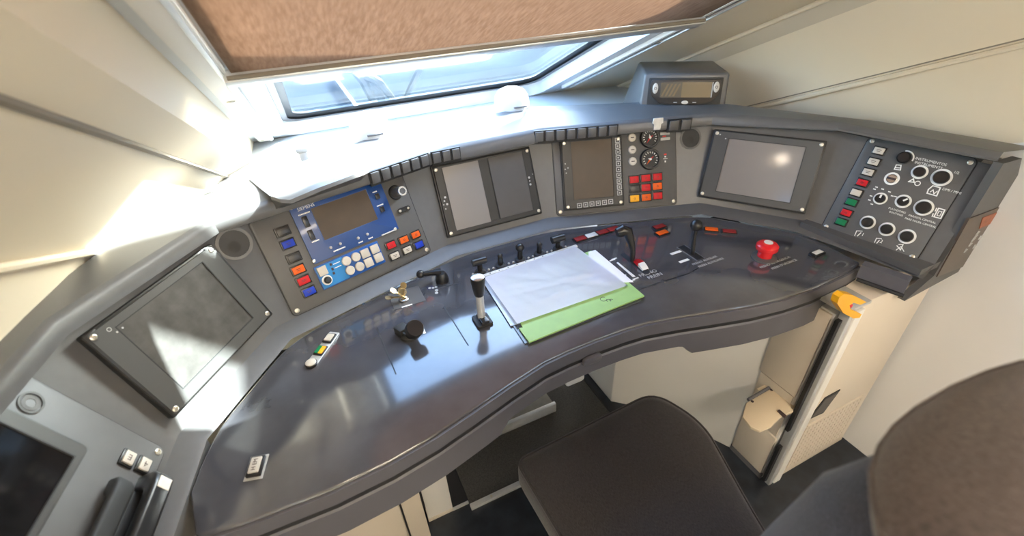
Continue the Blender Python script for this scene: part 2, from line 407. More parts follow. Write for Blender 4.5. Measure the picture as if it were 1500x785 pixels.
bl.part('bottom_trim', bar(-.625, .625, EW - .030, EW - .022, tb - .028, tb - .021, .001), 'softgroove')
for sgn, lab in ((-1, 'white blind guide rail left of the windscreen with two screws'), (1, 'aluminium blind guide rail right of the windscreen above the small display')):
    g = Thing('blind_guide_rail', lab, 'rail', Matrix(), *ws(sgn * .65, EW, 1.0))
    te = 2.06 if sgn < 0 else 1.98
    g.part('rail', bar(sgn * .65 - .026, sgn * .65 + .026, EW - .016, EW - .001, -.45, te), 'cabw')
    if sgn > 0: g.part('slot', bar(.636, .644, EW - .0175, EW - .012, -.45, te - .02, 0), 'seal')
    g.part('edge_strip', bar(sgn * .65 + .012, sgn * .65 + .022, EW - .020, EW - .012, -.45, te - .01, .002), 'alu')
    for t in (1.35, te - .05):
        bm = bmesh.new(); F = frame(ws(sgn * .655, EW - .016, t), (1, 0, 0), -E); lathe(bm, [(.011, 0), (.011, .001), (.008, .003), (0, .003)], seg=14, mtx=F); g.part('screw', bm, 'screw')

# ------------------------------------------------------------------ console outline
BASE = [(-1.021, .30), (-.9145, .8325), (-.72, 1.0986), (-.185, 1.272), (.185, 1.272), (.72, 1.0986), (.9145, .8325), (.985, .48)]
T23 = math.tan(R(23)); ZB = .78; NP = len(BASE)
def seg(i):
    a, b = V(BASE[i]), V(BASE[i + 1]); b = (b - a).normalized(); return a, b, V((-b.y, b.x))
def miter(i, off):
    if i == 0: a, b, nb = seg(0); return V(BASE[0]) + nb * off
    if i == NP - 1: a, b, nb = seg(NP - 2); return V(BASE[i]) + nb * off
    n1, n2 = seg(i - 1)[2], seg(i)[2]; m = (n1 + n2).normalized(); return V(BASE[i]) + m * (off / m.dot(n1))
PF = []
for i in range(7):
    a, b, nb = seg(i); b3 = V((b.x, b.y, 0)); u = V((0, 0, math.cos(R(23)))) + V((nb.x, nb.y, 0)) * math.sin(R(23))
    PF.append(frame((a.x, a.y, ZB), b3, b3.cross(u)))
def sweep(prof, i0=0, i1=NP - 1):
    return [[(*miter(i, o), z) for o, z in prof] for i in range(i0, i1 + 1)]
con = Thing('driver_console', 'dark grey curved instrument console carrying the display panels behind the desk', 'console', Matrix(), 0, 1.3, .75)
h = .262
bm = bmesh.new()
sheet(bm, sweep([(-.052, .752), (-.045, .757), (-.02, .766), (-.004, .773), (0, ZB), (T23 * .06, ZB + .06), (T23 * .26, ZB + .26)]))
con.part('panel_face', bm, 'console')
bm = bmesh.new(); sheet(bm, [[(*miter(i, -.052), .60), (*miter(i, -.052), .752)] for i in (0, 1)]); con.part('skirt', bm, 'console')
# fascia strip and hood: lower fascia edge is higher on the two ends
FZ = [1.040, 1.034, 1.026, 1.012, 1.012, 1.022, 1.044, 1.052]; FT = [1.072, 1.069, 1.060, 1.054, 1.054, 1.058, 1.066, 1.072]
BACK = [(-1.15, .22), (-1.06, .88), (-.90, 1.25), (-.26, 1.57), (.28, 1.56), (.80, 1.30), (1.08, .80), (1.19, .45)]
rows = []
for i in range(NP):
    lo, hi = FZ[i], FT[i]; m = lambda o: miter(i, o)
    lo += .013; hi += .013; p = [(*m(.112), lo - .004), (*m(.066), lo - .003), (*m(.060), lo), (*m(.060), lo + .006), (*m(.064), hi - .012), (*m(.069), hi - .004), (*m(.078), hi)]
    bk = V(BACK[i]); fr = m(.078); zb_ = 1.082
    p += [(*(fr.lerp(bk, .5)), (hi + zb_) / 2 + .004), (*fr.lerp(bk, .9), zb_), (*bk, zb_ - .012), (*(bk + (bk - fr).normalized() * .012), zb_ - .06), (*(bk + (bk - fr).normalized() * .03), .80)]
    rows.append(p)
# densify along the length for a smooth sweep
def dens(rows, k=6):
    out = []
    for a, b in zip(rows, rows[1:]):
        for j in range(k): out.append([tuple(V(p).lerp(V(q), j / k)) for p, q in zip(a, b)])
    return out + [rows[-1]]
bm = bmesh.new(); sheet(bm, [r_[6:] for r_ in dens(rows, 4)]); con.part('hood', bm, 'console')
bm = bmesh.new(); sheet(bm, [r_[:7] for r_ in dens(rows, 1)]); con.part('fascia', bm, 'console')
# raised visor over the radio panel
F3 = PF[2]
bm = bmesh.new()
v0 = V(seg(2)[0]); vb = seg(2)[1]; vn = seg(2)[2]
def vis(s, off): q = v0 + vb * s + vn * off; return q
sec = []
for px, py, off in ((398, 292, .060), (412, 297, .035), (428, 298, .025), (470, 280, .015), (518, 262, .015), (534, 256, .03), (541, 252, .055)):
    N_ = V((-vn.x, -vn.y, 0)); Q_ = v0 + vn * off; p = hit(px, py, (Q_.x, Q_.y, 0), N_)
    s_ = (V((p.x, p.y)) - v0).dot(vb)
    sec.append([(*vis(s_, .064), 1.046), (*vis(s_, off + .012), p.z - .008), (*vis(s_, off), p.z), (*vis(s_, off + .006), p.z + .008), (*vis(s_, .12), max(p.z + .006, 1.080)), (*vis(s_, .22), 1.084)])
sheet(bm, sec); con.part('visor', bm, 'console')
# end wall of the console, right
DX, DY = BASE[-1]
endF = frame((DX, DY - .004, ZB), (1, 0, 0), (0, -1, 0))
def epts(pp): return [on(endF, *p) for p in pp]
def end_face(pp, name, m, h, th, label=None, parent=None):
    bm = bmesh.new(); prism(bm, epts(pp), h - th, h); bmesh.ops.transform(bm, matrix=endF, verts=bm.verts); return con.part(name, bm, m, parent, label)
end_face([(1325, 441), (1368, 404), (1470, 240), (1497, 232), (1482, 296), (1430, 384)], 'end_wall', 'plate', 0, .02)
smk = end_face([(1371, 405), (1418, 320), (1479, 297), (1432, 381)], 'end_cover', 'smoke', .003, .006, 'brown smoked cover plate with faded print')
end_face([(1437, 318), (1470, 306), (1462, 321), (1432, 334)], 'faded_sticker', mat('faded_orange', (.30, .10, .05), .5, noise=.3, nscale=80), .0045, .002, 'faded orange sticker', smk)
for p in [(1412, 366), (1419, 357), (1423, 350), (1427, 345), (1430, 340), (1433, 347), (1425, 360)]:
    end_face([(p[0] - 3, p[1] + 3), (p[0] + 1, p[1] - 3), (p[0] + 4, p[1] - 2), (p[0] - 1, p[1] + 3)], 'print_mark', 'grey', .0042, .001, None, smk)
# block under the right end, closing the gap to the desk
bm = bmesh.new()
q = [hz(1262, 388, .775), hz(1333, 412, .775)]
slab(bm, [q[0], q[1], q[1] - V((0, 0, .045)), q[0] - V((0, 0, .045))], (q[1] - q[0]).cross(V((0, 0, 1))), .03)
con.part('end_block', bm, 'apron')
bm = bmesh.new(); tube(bm, [q[0] - V((.0, .004, .047)), q[1] - V((0, .004, .047))], .006, 8); con.part('end_block_lip', bm, 'groove')
bm = bmesh.new(); slab(bm, [(DX - .06, DY, ZB), (DX + .10, DY, ZB + .0), (DX + .10, DY + .36, ZB), (DX - .1, DY + .34, ZB)], (0, 0, 1), .02); con.part('underside', bm, 'plate')
# vent combs under the hood edge
def comb(i, p0, p1, nslat, label):
    a, b, nb = seg(i); N = V((-nb.x, -nb.y, 0)); off = .060
    F = frame((a.x + nb.x * off, a.y + nb.y * off, 0), (b.x, b.y, 0), N)
    x0 = on(F, *p0)[0]; x1 = on(F, *p1)[0]; zc_ = 1.049
    t = Thing('vent_comb', label, 'vent', F, (x0 + x1) / 2, zc_ - .02)
    t.b('backing', 'groove', x0, x1, zc_ - .027, zc_ + .016, -.004, .004)
    wd = (x1 - x0) / nslat
    for k in range(nslat): t.b('slat', 'console', x0 + wd * (k + .1), x0 + wd * (k + .86), zc_ - .019, zc_ + .013, .003, .010, bev=.0015)
    return t
comb(2, (541, 262), (628, 236), 6, 'black and grey comb air vent under the hood above the blue radio')
comb(3, (632, 232), (674, 222), 3, 'short comb air vent under the hood at left of the twin display')
comb(4, (782, 200), (905, 185), 8, 'comb air vent under the hood above the tall terminal screen')
comb(4, (978, 180), (1013, 178), 2, 'two-slot comb air vent under the hood below the small amber display box')
# white sticker on the fascia
a, b, nb = seg(4); FF = frame((a.x + nb.x * .060, a.y + nb.y * .060, 0), (b.x, b.y, 0), (-nb.x, -nb.y, 0))
x0, y0 = on(FF, 955, 190); x1, y1 = on(FF, 971, 172)
bm = bmesh.new(); prism(bm, [(x0 + .005, y0), (x1 - .005, y0), (x1 - .004, y0 + .018), (x1 + .002, y0 + .022), (x1, y1), (x0, y1), (x0 - .002, y0 + .022), (x0 + .004, y0 + .018)], .001, .004)
bmesh.ops.transform(bm, matrix=FF, verts=bm.verts); con.part('sticker', bm, 'label', label='worn white sticker with notched outline')
# round caps on the hood
for px, py, lab in ((545, 205, 'white domed cap on the hood, left of the two near the windscreen sill'), (750, 165, 'white domed cap on the hood, right of the two near the windscreen sill')):
    p = hz(px, py, 1.06); t = Thing('hood_cap', lab, 'cap', Matrix(), p.x, p.y, 1.06)
    bm = bmesh.new(); lathe(bm, [(.064, 1.05), (.064, 1.098), (.060, 1.122), (.048, 1.140), (.026, 1.150), (0, 1.152)], p.x, p.y, 28); t.part('dome', bm, 'frame')
    t.b('slot', 'seal', p.x - .02, p.x + .03, p.y - .068, p.y - .055, 1.092, 1.097)
p = hz(447, 235, 1.05); t = Thing('latch_post', 'small white latch post at left corner behind the hood', 'latch', Matrix(), p.x, p.y, .99)
t.b('post', 'frame', p.x - .012, p.x + .012, p.y - .012, p.y + .012, .98, 1.08, bev=.004); t.b('cap', 'frame', p.x - .018, p.x + .016, p.y - .016, p.y + .014, 1.078, 1.094, bev=.004)

# ------------------------------------------------------------------ small building blocks for panels
def rect(F, pix, h):
    q = [on(F, *p, h) for p in pix]                # BL BR TR TL
    return ((q[0][0] + q[3][0]) / 2, (q[1][0] + q[2][0]) / 2, (q[0][1] + q[1][1]) / 2, (q[2][1] + q[3][1]) / 2)
def screw(t, x, y, h, r=.006, parent=None, m='screw'):
    bm = bmesh.new(); lathe(bm, [(r, h - .001), (r, h + .0012), (r * .75, h + .0022), (r * .45, h + .0022), (r * .4, h + .0008), (0, h + .0008)], x, y, 12); return t.part('screw', bm, m, parent)
def pbutton(t, x, y, m, w=.030, hh=.022, h=0, mark=None, ang=0):
    bm = bmesh.new(); box(bm, -w / 2, w / 2, -hh / 2, hh / 2, h - .001, h + .004, .001)
    if ang: bmesh.ops.rotate(bm, verts=bm.verts, matrix=Matrix.Rotation(R(ang), 3, 'Z'))
    bmesh.ops.translate(bm, verts=bm.verts, vec=(x, y, 0)); fr = t.part('push_button', bm, 'black')
    k = .0035
    bm = bmesh.new(); box(bm, -w / 2 + k, w / 2 - k, -hh / 2 + k, hh / 2 - k, h + .003, h + .0075, .0012)
    if ang: bmesh.ops.rotate(bm, verts=bm.verts, matrix=Matrix.Rotation(R(ang), 3, 'Z'))
    bmesh.ops.translate(bm, verts=bm.verts, vec=(x, y, 0)); t.part('button_cap', bm, m, fr)
    if mark:
        c = 'ink' if m != 'b_dark' else 'grey'
        if mark == '-':
            bm = bmesh.new()
            for yy, ww in ((.002, .008), (-.002, .006)): box(bm, x - ww * .8, x + ww * .8, y + yy - .0007, y + yy + .0007, h + .0074, h + .0079)
            t.part('print_mark', bm, c, fr)
        elif mark == 'o':
            bm = bmesh.new(); ring(bm, x, y, .0022, .0033, h + .0074, h + .0079, 12); t.part('print_mark', bm, c, fr)
        else: t.text(mark, c, x, y, h + .0076, .015, ang, fr)
    return fr
def display(F, pix, scr, name, label, mats, th=.016, group=None, screws=True, r=.004, h0=0):
    h = h0 + th; x0, x1, y0, y1 = rect(F, pix, h); sx0, sx1, sy0, sy1 = rect(F, scr, h)
    t = Thing(name, label, 'display', F, (x0 + x1) / 2, y0)
    bm = bmesh.new(); prism(bm, rrect(x0, x1, y0, y1, r), h0 - .004, h, .002); hs = t.part('housing', bm, mats[0])
    # bezel frame around a sunk screen
    bm = bmesh.new(); o = rrect(x0 + .004, x1 - .004, y0 + .004, y1 - .004, .003); i_ = rrect(sx0, sx1, sy0, sy1, .002)
    A = [bm.verts.new((*p, h)) for p in o]; B = [bm.verts.new((*p, h + .003)) for p in [(q[0] * .985 + (x0 + x1) / 2 * .015, q[1] * .985 + (y0 + y1) / 2 * .015) for q in o]]
    C_ = [bm.verts.new((*p, h + .003)) for p in i_]; Dd = [bm.verts.new((*p, h + .0002)) for p in i_]; n_ = len(o)
    for P_, Q_ in ((A, B), (B, C_), (C_, Dd)):
        for k in range(n_): bm.faces.new((P_[k], P_[(k + 1) % n_], Q_[(k + 1) % n_], Q_[k]))
    bmesh.ops.recalc_face_normals(bm, faces=bm.faces); bz = t.part('bezel', bm, mats[1])
    bm = bmesh.new(); box(bm, sx0 - .001, sx1 + .001, sy0 - .001, sy1 + .001, h - .001, h + .0008); t.part('screen', bm, mats[2])
    bm = bmesh.new()
    for (xa, xb, ya, yb) in ((sx0 - .002, sx1 + .002, sy0 - .002, sy0), (sx0 - .002, sx1 + .002, sy1, sy1 + .002), (sx0 - .002, sx0, sy0, sy1), (sx1, sx1 + .002, sy0, sy1)): box(bm, xa, xb, ya, yb, h + .0028, h + .0034)
    t.part('screen_gasket', bm, 'groove')
    if screws:
        d = .013
        for X in (x0 + d, x1 - d):
            for Y in (y0 + d, y1 - d): screw(t, X, Y, h + .003)
    return t, (x0, x1, y0, y1), (sx0, sx1, sy0, sy1), h + .003
def plate(F, x0, x1, y0, y1, name, label, th=.004, m='plate', cat='control panel', r=.012, screws=((1, 1), (0, 1), (0, 0), (1, 0)), lip=True):
    t = Thing(name, label, cat, F, (x0 + x1) / 2, y0)
    if lip:
        bm = bmesh.new(); prism(bm, rrect(x0 - .0028, x1 + .0028, y0 - .0028, y1 + .0028, r + .002, 5), -.002, .0008); t.part('joint_shadow_gap', bm, 'groove')
    bm = bmesh.new(); prism(bm, rrect(x0, x1, y0, y1, r, 5), -.001, th, .0012); t.part('face_plate', bm, m)
    for a, b in screws: screw(t, (x0 + .012, x1 - .012)[a], (y0 + .012, y1 - .012)[b], th, .0065)
    return t
def hole(F, cx, cy, r, name, label):
    t = Thing(name, label, 'speaker', F, cx, cy)
    bm = bmesh.new(); ring(bm, cx, cy, r * .92, r * 1.12, -.001, .0035, 36); t.part('rim', bm, 'console')
    bm = bmesh.new(); lathe(bm, [(r * .95, .002), (r * .86, .0012), (r * .8, .0008), (0, .0006)], cx, cy, 36); t.part('grille_disc', bm, 'groove')
    bm = bmesh.new(); lathe(bm, [(r * .42, .0006), (r * .4, .002), (0, .0028)], cx - .1 * r, cy - .2 * r, 24); t.part('swivel_ball', bm, 'blackm')
    return t

# ------------------------------------------------------------------ P2: large left display
t, bb, sb, hh = display(PF[1], [(250, 614), (398, 466), (315, 356), (117, 488)], [(267, 573), (366, 465), (297, 384), (172, 477)], 'display_unit', 'large grey-framed display nearest the left end, sunlight patch across its screen', ('bezel', 'bezelg', 'screenm'), .016)
bm = bmesh.new(); ring(bm, bb[0] + .040, bb[3] - .018, .003, .0042, hh - .0002, hh + .0004, 14); t.part('print_mark', bm, 'grey')
bm = bmesh.new(); cyl(bm, bb[0] + .058, bb[3] - .030, .0018, hh - .0002, hh + .0006, 10); cyl(bm, bb[0] + .046, bb[3] - .030, .0018, hh - .0002, hh + .0006, 10); t.part('indicator_dot', bm, 'grey')
for X in (0, 1):
    bm = bmesh.new(); xx = bb[0] + .001 if X == 0 else bb[1] - .025; box(bm, xx, xx + .024, bb[2] + .002, bb[3] - .002, hh - .004, hh - .0004, .0008); t.part('side_strip', bm, 'bezel')
hole(PF[2], .004, .225, .036, 'console_speaker', 'round black speaker set in the console between left display and blue radio')
hole(PF[4], .528, .222, .035, 'console_speaker', 'round black swivel speaker in the console right of the pressure gauges')

# ------------------------------------------------------------------ P3: blue radio panel
F = PF[2]
t = plate(F, .052, .492, -.004, .262, 'radio_panel', 'grey plate with blue radio unit, keypad and coloured buttons, left of twin display', screws=((0, 0), (1, 0)))
H4 = .004
def U(px, py, h=H4): return on(F, px, py, h)
bx0, bx1, by0, by1 = rect(F, [(460, 387), (580.5, 337), (560, 262), (422, 304)], .007)
bm = bmesh.new(); prism(bm, rrect(bx0, bx1, by0, by1 + .004, .002), .003, .008, .001); ub = t.part('radio_unit', bm, 'blue')
sx = rect(F, [(473.6, 351.5), (552, 322.6), (538, 278), (455.4, 304)], .008)
bm = bmesh.new(); box(bm, sx[0], sx[1], sx[2], sx[3], .0075, .0088); t.part('screen', bm, 'screenb', ub)
bm = bmesh.new(); ring_ = ((sx[0] - .002, sx[1] + .002, sx[2] - .002, sx[2]), (sx[0] - .002, sx[1] + .002, sx[3], sx[3] + .002), (sx[0] - .002, sx[0], sx[2], sx[3]), (sx[1], sx[1] + .002, sx[2], sx[3]))
for q in ring_: box(bm, *q, .0078, .0096)
t.part('screen_frame', bm, 'blue', ub)
tx = U(448, 303.5, .008); t.text('SIEMENS', 'white', tx[0], tx[1], .0082, .0125, 0, ub)
for p, ww, hh_ in (((447.9, 324.9), .014, .030), ((456, 344.2), .013, .028), ((552.6, 287.6), .013, .016), ((559.6, 306.4), .013, .016)):
    x, y = U(*p, .008); bm = bmesh.new(); box(bm, x - ww / 2, x + ww / 2, y - hh_ / 2, y + hh_ / 2, .0075, .0115, .001); t.part('rocker_switch', bm, 'black', ub)
for p, ww in (((445, 313), .030), ((462, 353), .020), ((497, 365), .034), ((528.5, 354.5), .014), ((543, 348.5), .014), ((569, 340.5), .045), ((549, 281), .014), ((556.5, 300.5), .020)):
    x, y = U(*p, .008); bm = bmesh.new(); k = -ww / 2
    while k < ww / 2: box(bm, x + k, x + k + .0028, y - .0017, y + .0017, .0078, .0083); k += .0036
    t.part('caption_print', bm, 'white', ub, kind='stuff')
for p in ((484.3, 362.7), (498.3, 357), (524.6, 348.7), (538, 343)):
    x, y = U(*p, .008); bm = bmesh.new(); lathe(bm, [(.0042, .007), (.0042, .0095), (.003, .0112), (0, .0118)], x, y, 14); t.part('indicator_lamp', bm, 'grey', ub)
for p in ((426, 305), (459.5, 382.5), (579, 335.5), (553, 264)): screw(t, *U(*p, .008), .008, .005, ub)
kx = rect(F, [(473.6, 425), (564.7, 384.3), (553.5, 353.4), (459, 391)], .007)
bm = bmesh.new(); prism(bm, rrect(*kx, .002), .003, .0075, .001); kp = t.part('keypad', bm, 'blue2')
xm = kx[0] + (kx[1] - kx[0]) * .41
bm = bmesh.new(); box(bm, kx[0] + .003, xm, kx[2] + .003, kx[3] - .003, .007, .0082); t.part('keypad_field', bm, 'cyan', kp)
kh = .0082
for p, kind in (((472.2, 396.9), 's'), ((507.3, 382.3), 'r'), ((521.3, 376.4), 'r'), ((512.9, 396), 'r'), ((526.9, 390.4), 'rg'), ((534.7, 371), 's'), ((548.7, 364.6), 's'), ((540, 384.3), 's'), ((554.3, 377.3), 's')):
    x, y = U(*p, .010); bm = bmesh.new()
    if kind[0] == 's': box(bm, x - .0125, x + .0125, y - .0125, y + .0125, kh - .001, kh + .006, .0015)
    else: lathe(bm, [(.0132, kh - .001), (.0132, kh + .004), (.0115, kh + .006), (0, kh + .0062)], x, y, 24)
    kb = t.part('key', bm, 'cream', kp)
    bm = bmesh.new()
    if kind == 's': box(bm, x - .004, x + .004, y - .004, y + .003, kh + .006, kh + .0066)
    elif kind == 'rg': cyl(bm, x, y, .005, kh + .006, kh + .0066, 12)
    else: box(bm, x - .007, x + .007, y - .0014, y + .0014, kh + .006, kh + .0066)
x, y = U(479.2, 410, .010)
bm = bmesh.new(); ring(bm, x, y, .010, .0138, kh - .001, kh + .004, 24); t.part('knob_ring', bm, 'white', kp)
bm = bmesh.new(); lathe(bm, [(.0102, kh), (.0098, kh + .010), (.007, kh + .013), (0, kh + .0135)], x, y, 20); t.part('knob', bm, 'black', kp)
for p in ((484.5, 387.3), (487, 394), (489, 400)):
    x, y = U(*p, .008); bm = bmesh.new(); box(bm, x - .003, x + .003, y - .0035, y + .0035, kh - .0005, kh + .001); t.part('icon', bm, 'ink', kp)
for p in ((492, 385.5), (494, 391)):
    x, y = U(*p, .008); bm = bmesh.new(); box(bm, x - .008, x + .012, y - .0011, y + .0011, kh - .0005, kh + .0006); t.part('caption_line', bm, 'white', kp)
for p, m, mk in (((414.3, 338.9), 'b_dark', None), ((422.4, 357), 'b_blue', '-'), ((431, 377.3), 'b_dark', None), ((437.2, 394.9), 'b_or', '-'), ((445, 410.9), 'b_red', '-'), ((453.2, 427), 'b_blue', '-')):
    pbutton(t, *U(*p, .009), m, .038, .026, H4, mk)
for p, m, mk in (((573, 359), 'b_red', 'o'), ((591.8, 351.2), 'b_or', 'o'), ((609, 343.6), 'b_or', 'o'), ((578.7, 374.5), 'cream', '-'), ((596.9, 366), 'cream', '-'), ((614, 358.5), 'b_blue', None)):
    pbutton(t, *U(*p, .009), m, .034, .025, H4, mk)
x, y = U(579, 282)
bm = bmesh.new(); lathe(bm, [(.022, .003), (.022, .006), (.019, .009), (.0, .009)], x, y, 28); kb = t.part('dimmer_knob', bm, 'black')
bm = bmesh.new(); lathe(bm, [(.015, .008), (.0145, .03), (.0135, .032), (.0135, .05), (.011, .053)], x, y, 28); t.part('knob_barrel', bm, 'plate', kb)
bm = bmesh.new(); ring(bm, x, y, .009, .0135, .050, .055, 28); t.part('knob_ring', bm, 'steel', kb)
bm = bmesh.new(); cyl(bm, x, y, .009, .04, .0525, 20); t.part('knob_face', bm, 'blackm', kb)
x, y = U(591, 307)
bm = bmesh.new(); prism(bm, rrect(x - .022, x + .022, y - .008, y + .008, .0078, 5), .003, .009, .001); c_ = t.part('socket', bm, 'black')
for dx in (-.014, .014): screw(t, x + dx, y, .009, .004, c_)

# ------------------------------------------------------------------ P4: twin display
t, bb, sb, hh = display(PF[3], [(655, 350), (795, 312), (775, 215), (632, 243)], [(669, 337.5), (779, 307.5), (765, 222), (648, 246)], 'twin_display', 'wide black unit with two grey portrait screens at middle of console', ('bezel', 'bezel', 'bezel'), .012)
for scr, m in (([(668, 337), (718.5, 325.5), (701, 234.5), (648, 246)], 'screenl'), ([(733, 319.5), (780, 308), (765, 221), (715, 232)], 'screen')):
    q = rect(PF[3], scr, hh); bm = bmesh.new(); box(bm, *q, hh - .003, hh + .0006); t.part('screen', bm, m)
    bm = bmesh.new()
    for (xa, xb, ya, yb) in ((q[0] - .002, q[1] + .002, q[2] - .002, q[2]), (q[0] - .002, q[1] + .002, q[3], q[3] + .002), (q[0] - .002, q[0], q[2], q[3]), (q[1], q[1] + .002, q[2], q[3])): box(bm, xa, xb, ya, yb, hh - .001, hh + .0016)
    t.part('screen_gasket', bm, 'groove')
for px, py, r in ((652, 289, .0035), (651, 294.5, .0028), (655, 299, .0035), (650, 300, .002), (653, 306, .0022), (775, 260, .0038), (777, 270, .0036), (780, 255, .0016), (776, 265, .0022)):
    x, y = on(PF[3], px, py, hh); bm = bmesh.new(); cyl(bm, x, y, r, hh - .001, hh + .0006, 12); t.part('indicator_dot', bm, 'grey')

# ------------------------------------------------------------------ P5: terminal and gauges
F = PF[4]
gp = plate(F, .034, .472, -.004, .258, 'gauge_panel', 'grey plate with two round pressure gauges and nine warning lamps', screws=((0, 0), (1, 0)))
t, bb, sb, hh = display(F, [(826, 310), (916, 300), (909, 197), (821, 205)], [(841, 293.3), (899.4, 286.6), (895, 202.9), (835.4, 208.2)], 'terminal_display', 'tall black terminal with brown screen and outlined soft keys, left of gauges', ('bezel', 'bezel', 'screenb'), .010, h0=.004)
def softkey(px, py):
    x, y = on(F, px, py, hh); bm = bmesh.new(); w_ = .0085
    for q in ((x - w_, x + w_, y - w_, y - w_ + .0024), (x - w_, x + w_, y + w_ - .0024, y + w_), (x - w_, x - w_ + .0024, y - w_, y + w_), (x + w_ - .0024, x + w_, y - w_, y + w_)): box(bm, *q, hh - .001, hh + .001)
    box(bm, x - .0025, x + .0025, y - .0025, y + .0025, hh - .001, hh + .0007)
    t.part('soft_key', bm, 'grey')
for k in range(10): softkey(904.4 + 3.2 * k / 9, 205.4 + 77 * k / 9)
for k in range(6): softkey(848.8 + 45.8 * k / 5, 301 - 5.8 * k / 5)
x, y = on(F, 839.5, 201.5, hh); t.b('label_plate', 'grey', x - .016, x + .016, y - .004, y + .004, hh - .001, hh + .0008)
for px, py in ((828, 240), (828, 248), (829.5, 253.5), (832, 246)):
    x, y = on(F, px, py, hh); bm = bmesh.new(); cyl(bm, x, y, .0022, hh - .001, hh + .0006, 10); t.part('indicator_dot', bm, 'grey')
def G(px, py, h=.006): return on(F, px, py, h)
t = gp
for px, py in ((925.8, 201.5), (926.2, 219.3), (926.8, 236.3)):
    x, y = G(px, py); bm = bmesh.new(); lathe(bm, [(.0145, .003), (.0145, .007), (.012, .0095), (0, .0105)], x, y, 24); kb = t.part('round_button', bm, 'cream')
    bm = bmesh.new(); box(bm, x - .006, x + .006, y - .0015, y + .0015, .010, .0108); t.part('print_mark', bm, 'ink', kb)
for px, py, r, c, ndl in ((952.4, 201.5, .032, 'b_red', ((-125, 'b_red', .022), (35, 'b_red', .014), (100, 'white', .012))), (953, 233, .034, 'b_or', ((-130, 'b_or', .024), (38, 'b_red', .016), (165, 'white', .010)))):
    x, y = G(px, py, .012)
    bm = bmesh.new(); lathe(bm, [(r * 1.08, .003), (r * 1.08, .012), (r * 1.0, .016), (r * .86, .016), (r * .82, .010)], x, y, 36); g = t.part('pressure_gauge', bm, 'black')
    bm = bmesh.new(); cyl(bm, x, y, r * .83, .006, .0105, 36); t.part('dial', bm, 'blackm', g)
    bm = bmesh.new()
    for k in range(13):
        a = R(215 - k * 250 / 12); c_, s_ = math.cos(a), math.sin(a); q = .0011
        L0, L1 = r * .6, r * .78
        p = [(x + c_ * L0 - s_ * q, y + s_ * L0 + c_ * q), (x + c_ * L0 + s_ * q, y + s_ * L0 - c_ * q), (x + c_ * L1 + s_ * q, y + s_ * L1 - c_ * q), (x + c_ * L1 - s_ * q, y + s_ * L1 + c_ * q)]
        prism(bm, p, .0104, .0109)
    t.part('scale_marks', bm, 'white', g)
    for a, m, L in ndl:
        a = R(a); c_, s_ = math.cos(a), math.sin(a); q = .0032
        bm = bmesh.new(); prism(bm, [(x + s_ * q, y - c_ * q), (x + c_ * L, y + s_ * L), (x - s_ * q, y + c_ * q), (x - c_ * .006, y - s_ * .006)], .011, .0122); t.part('needle', bm, m, g)
    bm = bmesh.new(); lathe(bm, [(.004, .011), (.004, .0135), (0, .014)], x, y, 14); t.part('hub', bm, 'white', g)
for px, py, m in ((929, 263.1, 'b_red'), (945.9, 260.8, 'b_red'), (963, 258.9, 'b_red'), (930, 276.5, 'b_dark'), (946.3, 274.8, 'b_red'), (963, 272.7, 'b_or'), (929.6, 290.8, 'b_yel'), (946.8, 289, 'b_or'), (963.5, 286.6, 'b_red')):
    pbutton(t, *G(px, py, .009), m, .039, .030, H4, None if m == 'b_dark' else 'o')
for px, py, w_, h_, m in ((974, 195.5, .034, .009, 'grey'), (974.5, 203.3, .034, .009, 'grey'), (973, 188, .008, .005, 'inkred'), (973, 199.5, .012, .004, 'inkred'), (974.5, 226, .009, .005, 'inkred'), (974.5, 229.5, .006, .004, 'white'), (974.5, 232.5, .016, .0015, 'white'), (974.5, 236.5, .005, .006, 'white')):
    x, y = G(px, py, .004); t.b('caption_print', m, x - w_ / 2, x + w_ / 2, y - h_ / 2, y + h_ / 2, .0035, .0046)

# ------------------------------------------------------------------ P6: large right display
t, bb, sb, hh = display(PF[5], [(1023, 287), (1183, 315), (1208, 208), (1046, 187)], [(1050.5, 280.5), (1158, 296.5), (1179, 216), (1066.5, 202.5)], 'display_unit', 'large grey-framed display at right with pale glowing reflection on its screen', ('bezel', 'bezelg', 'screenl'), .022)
for X in (0, 1):
    bm = bmesh.new(); xx = bb[0] + .001 if X == 0 else bb[1] - .025; box(bm, xx, xx + .024, bb[2] + .002, bb[3] - .002, hh - .004, hh - .0004, .0008); t.part('side_strip', bm, 'bezel')
for px, py in ((1055, 197), (1063, 203)):
    x, y = on(PF[5], px, py, hh); bm = bmesh.new(); cyl(bm, x, y, .0025, hh - .001, hh + .0006, 10); t.part('indicator_dot', bm, 'grey')

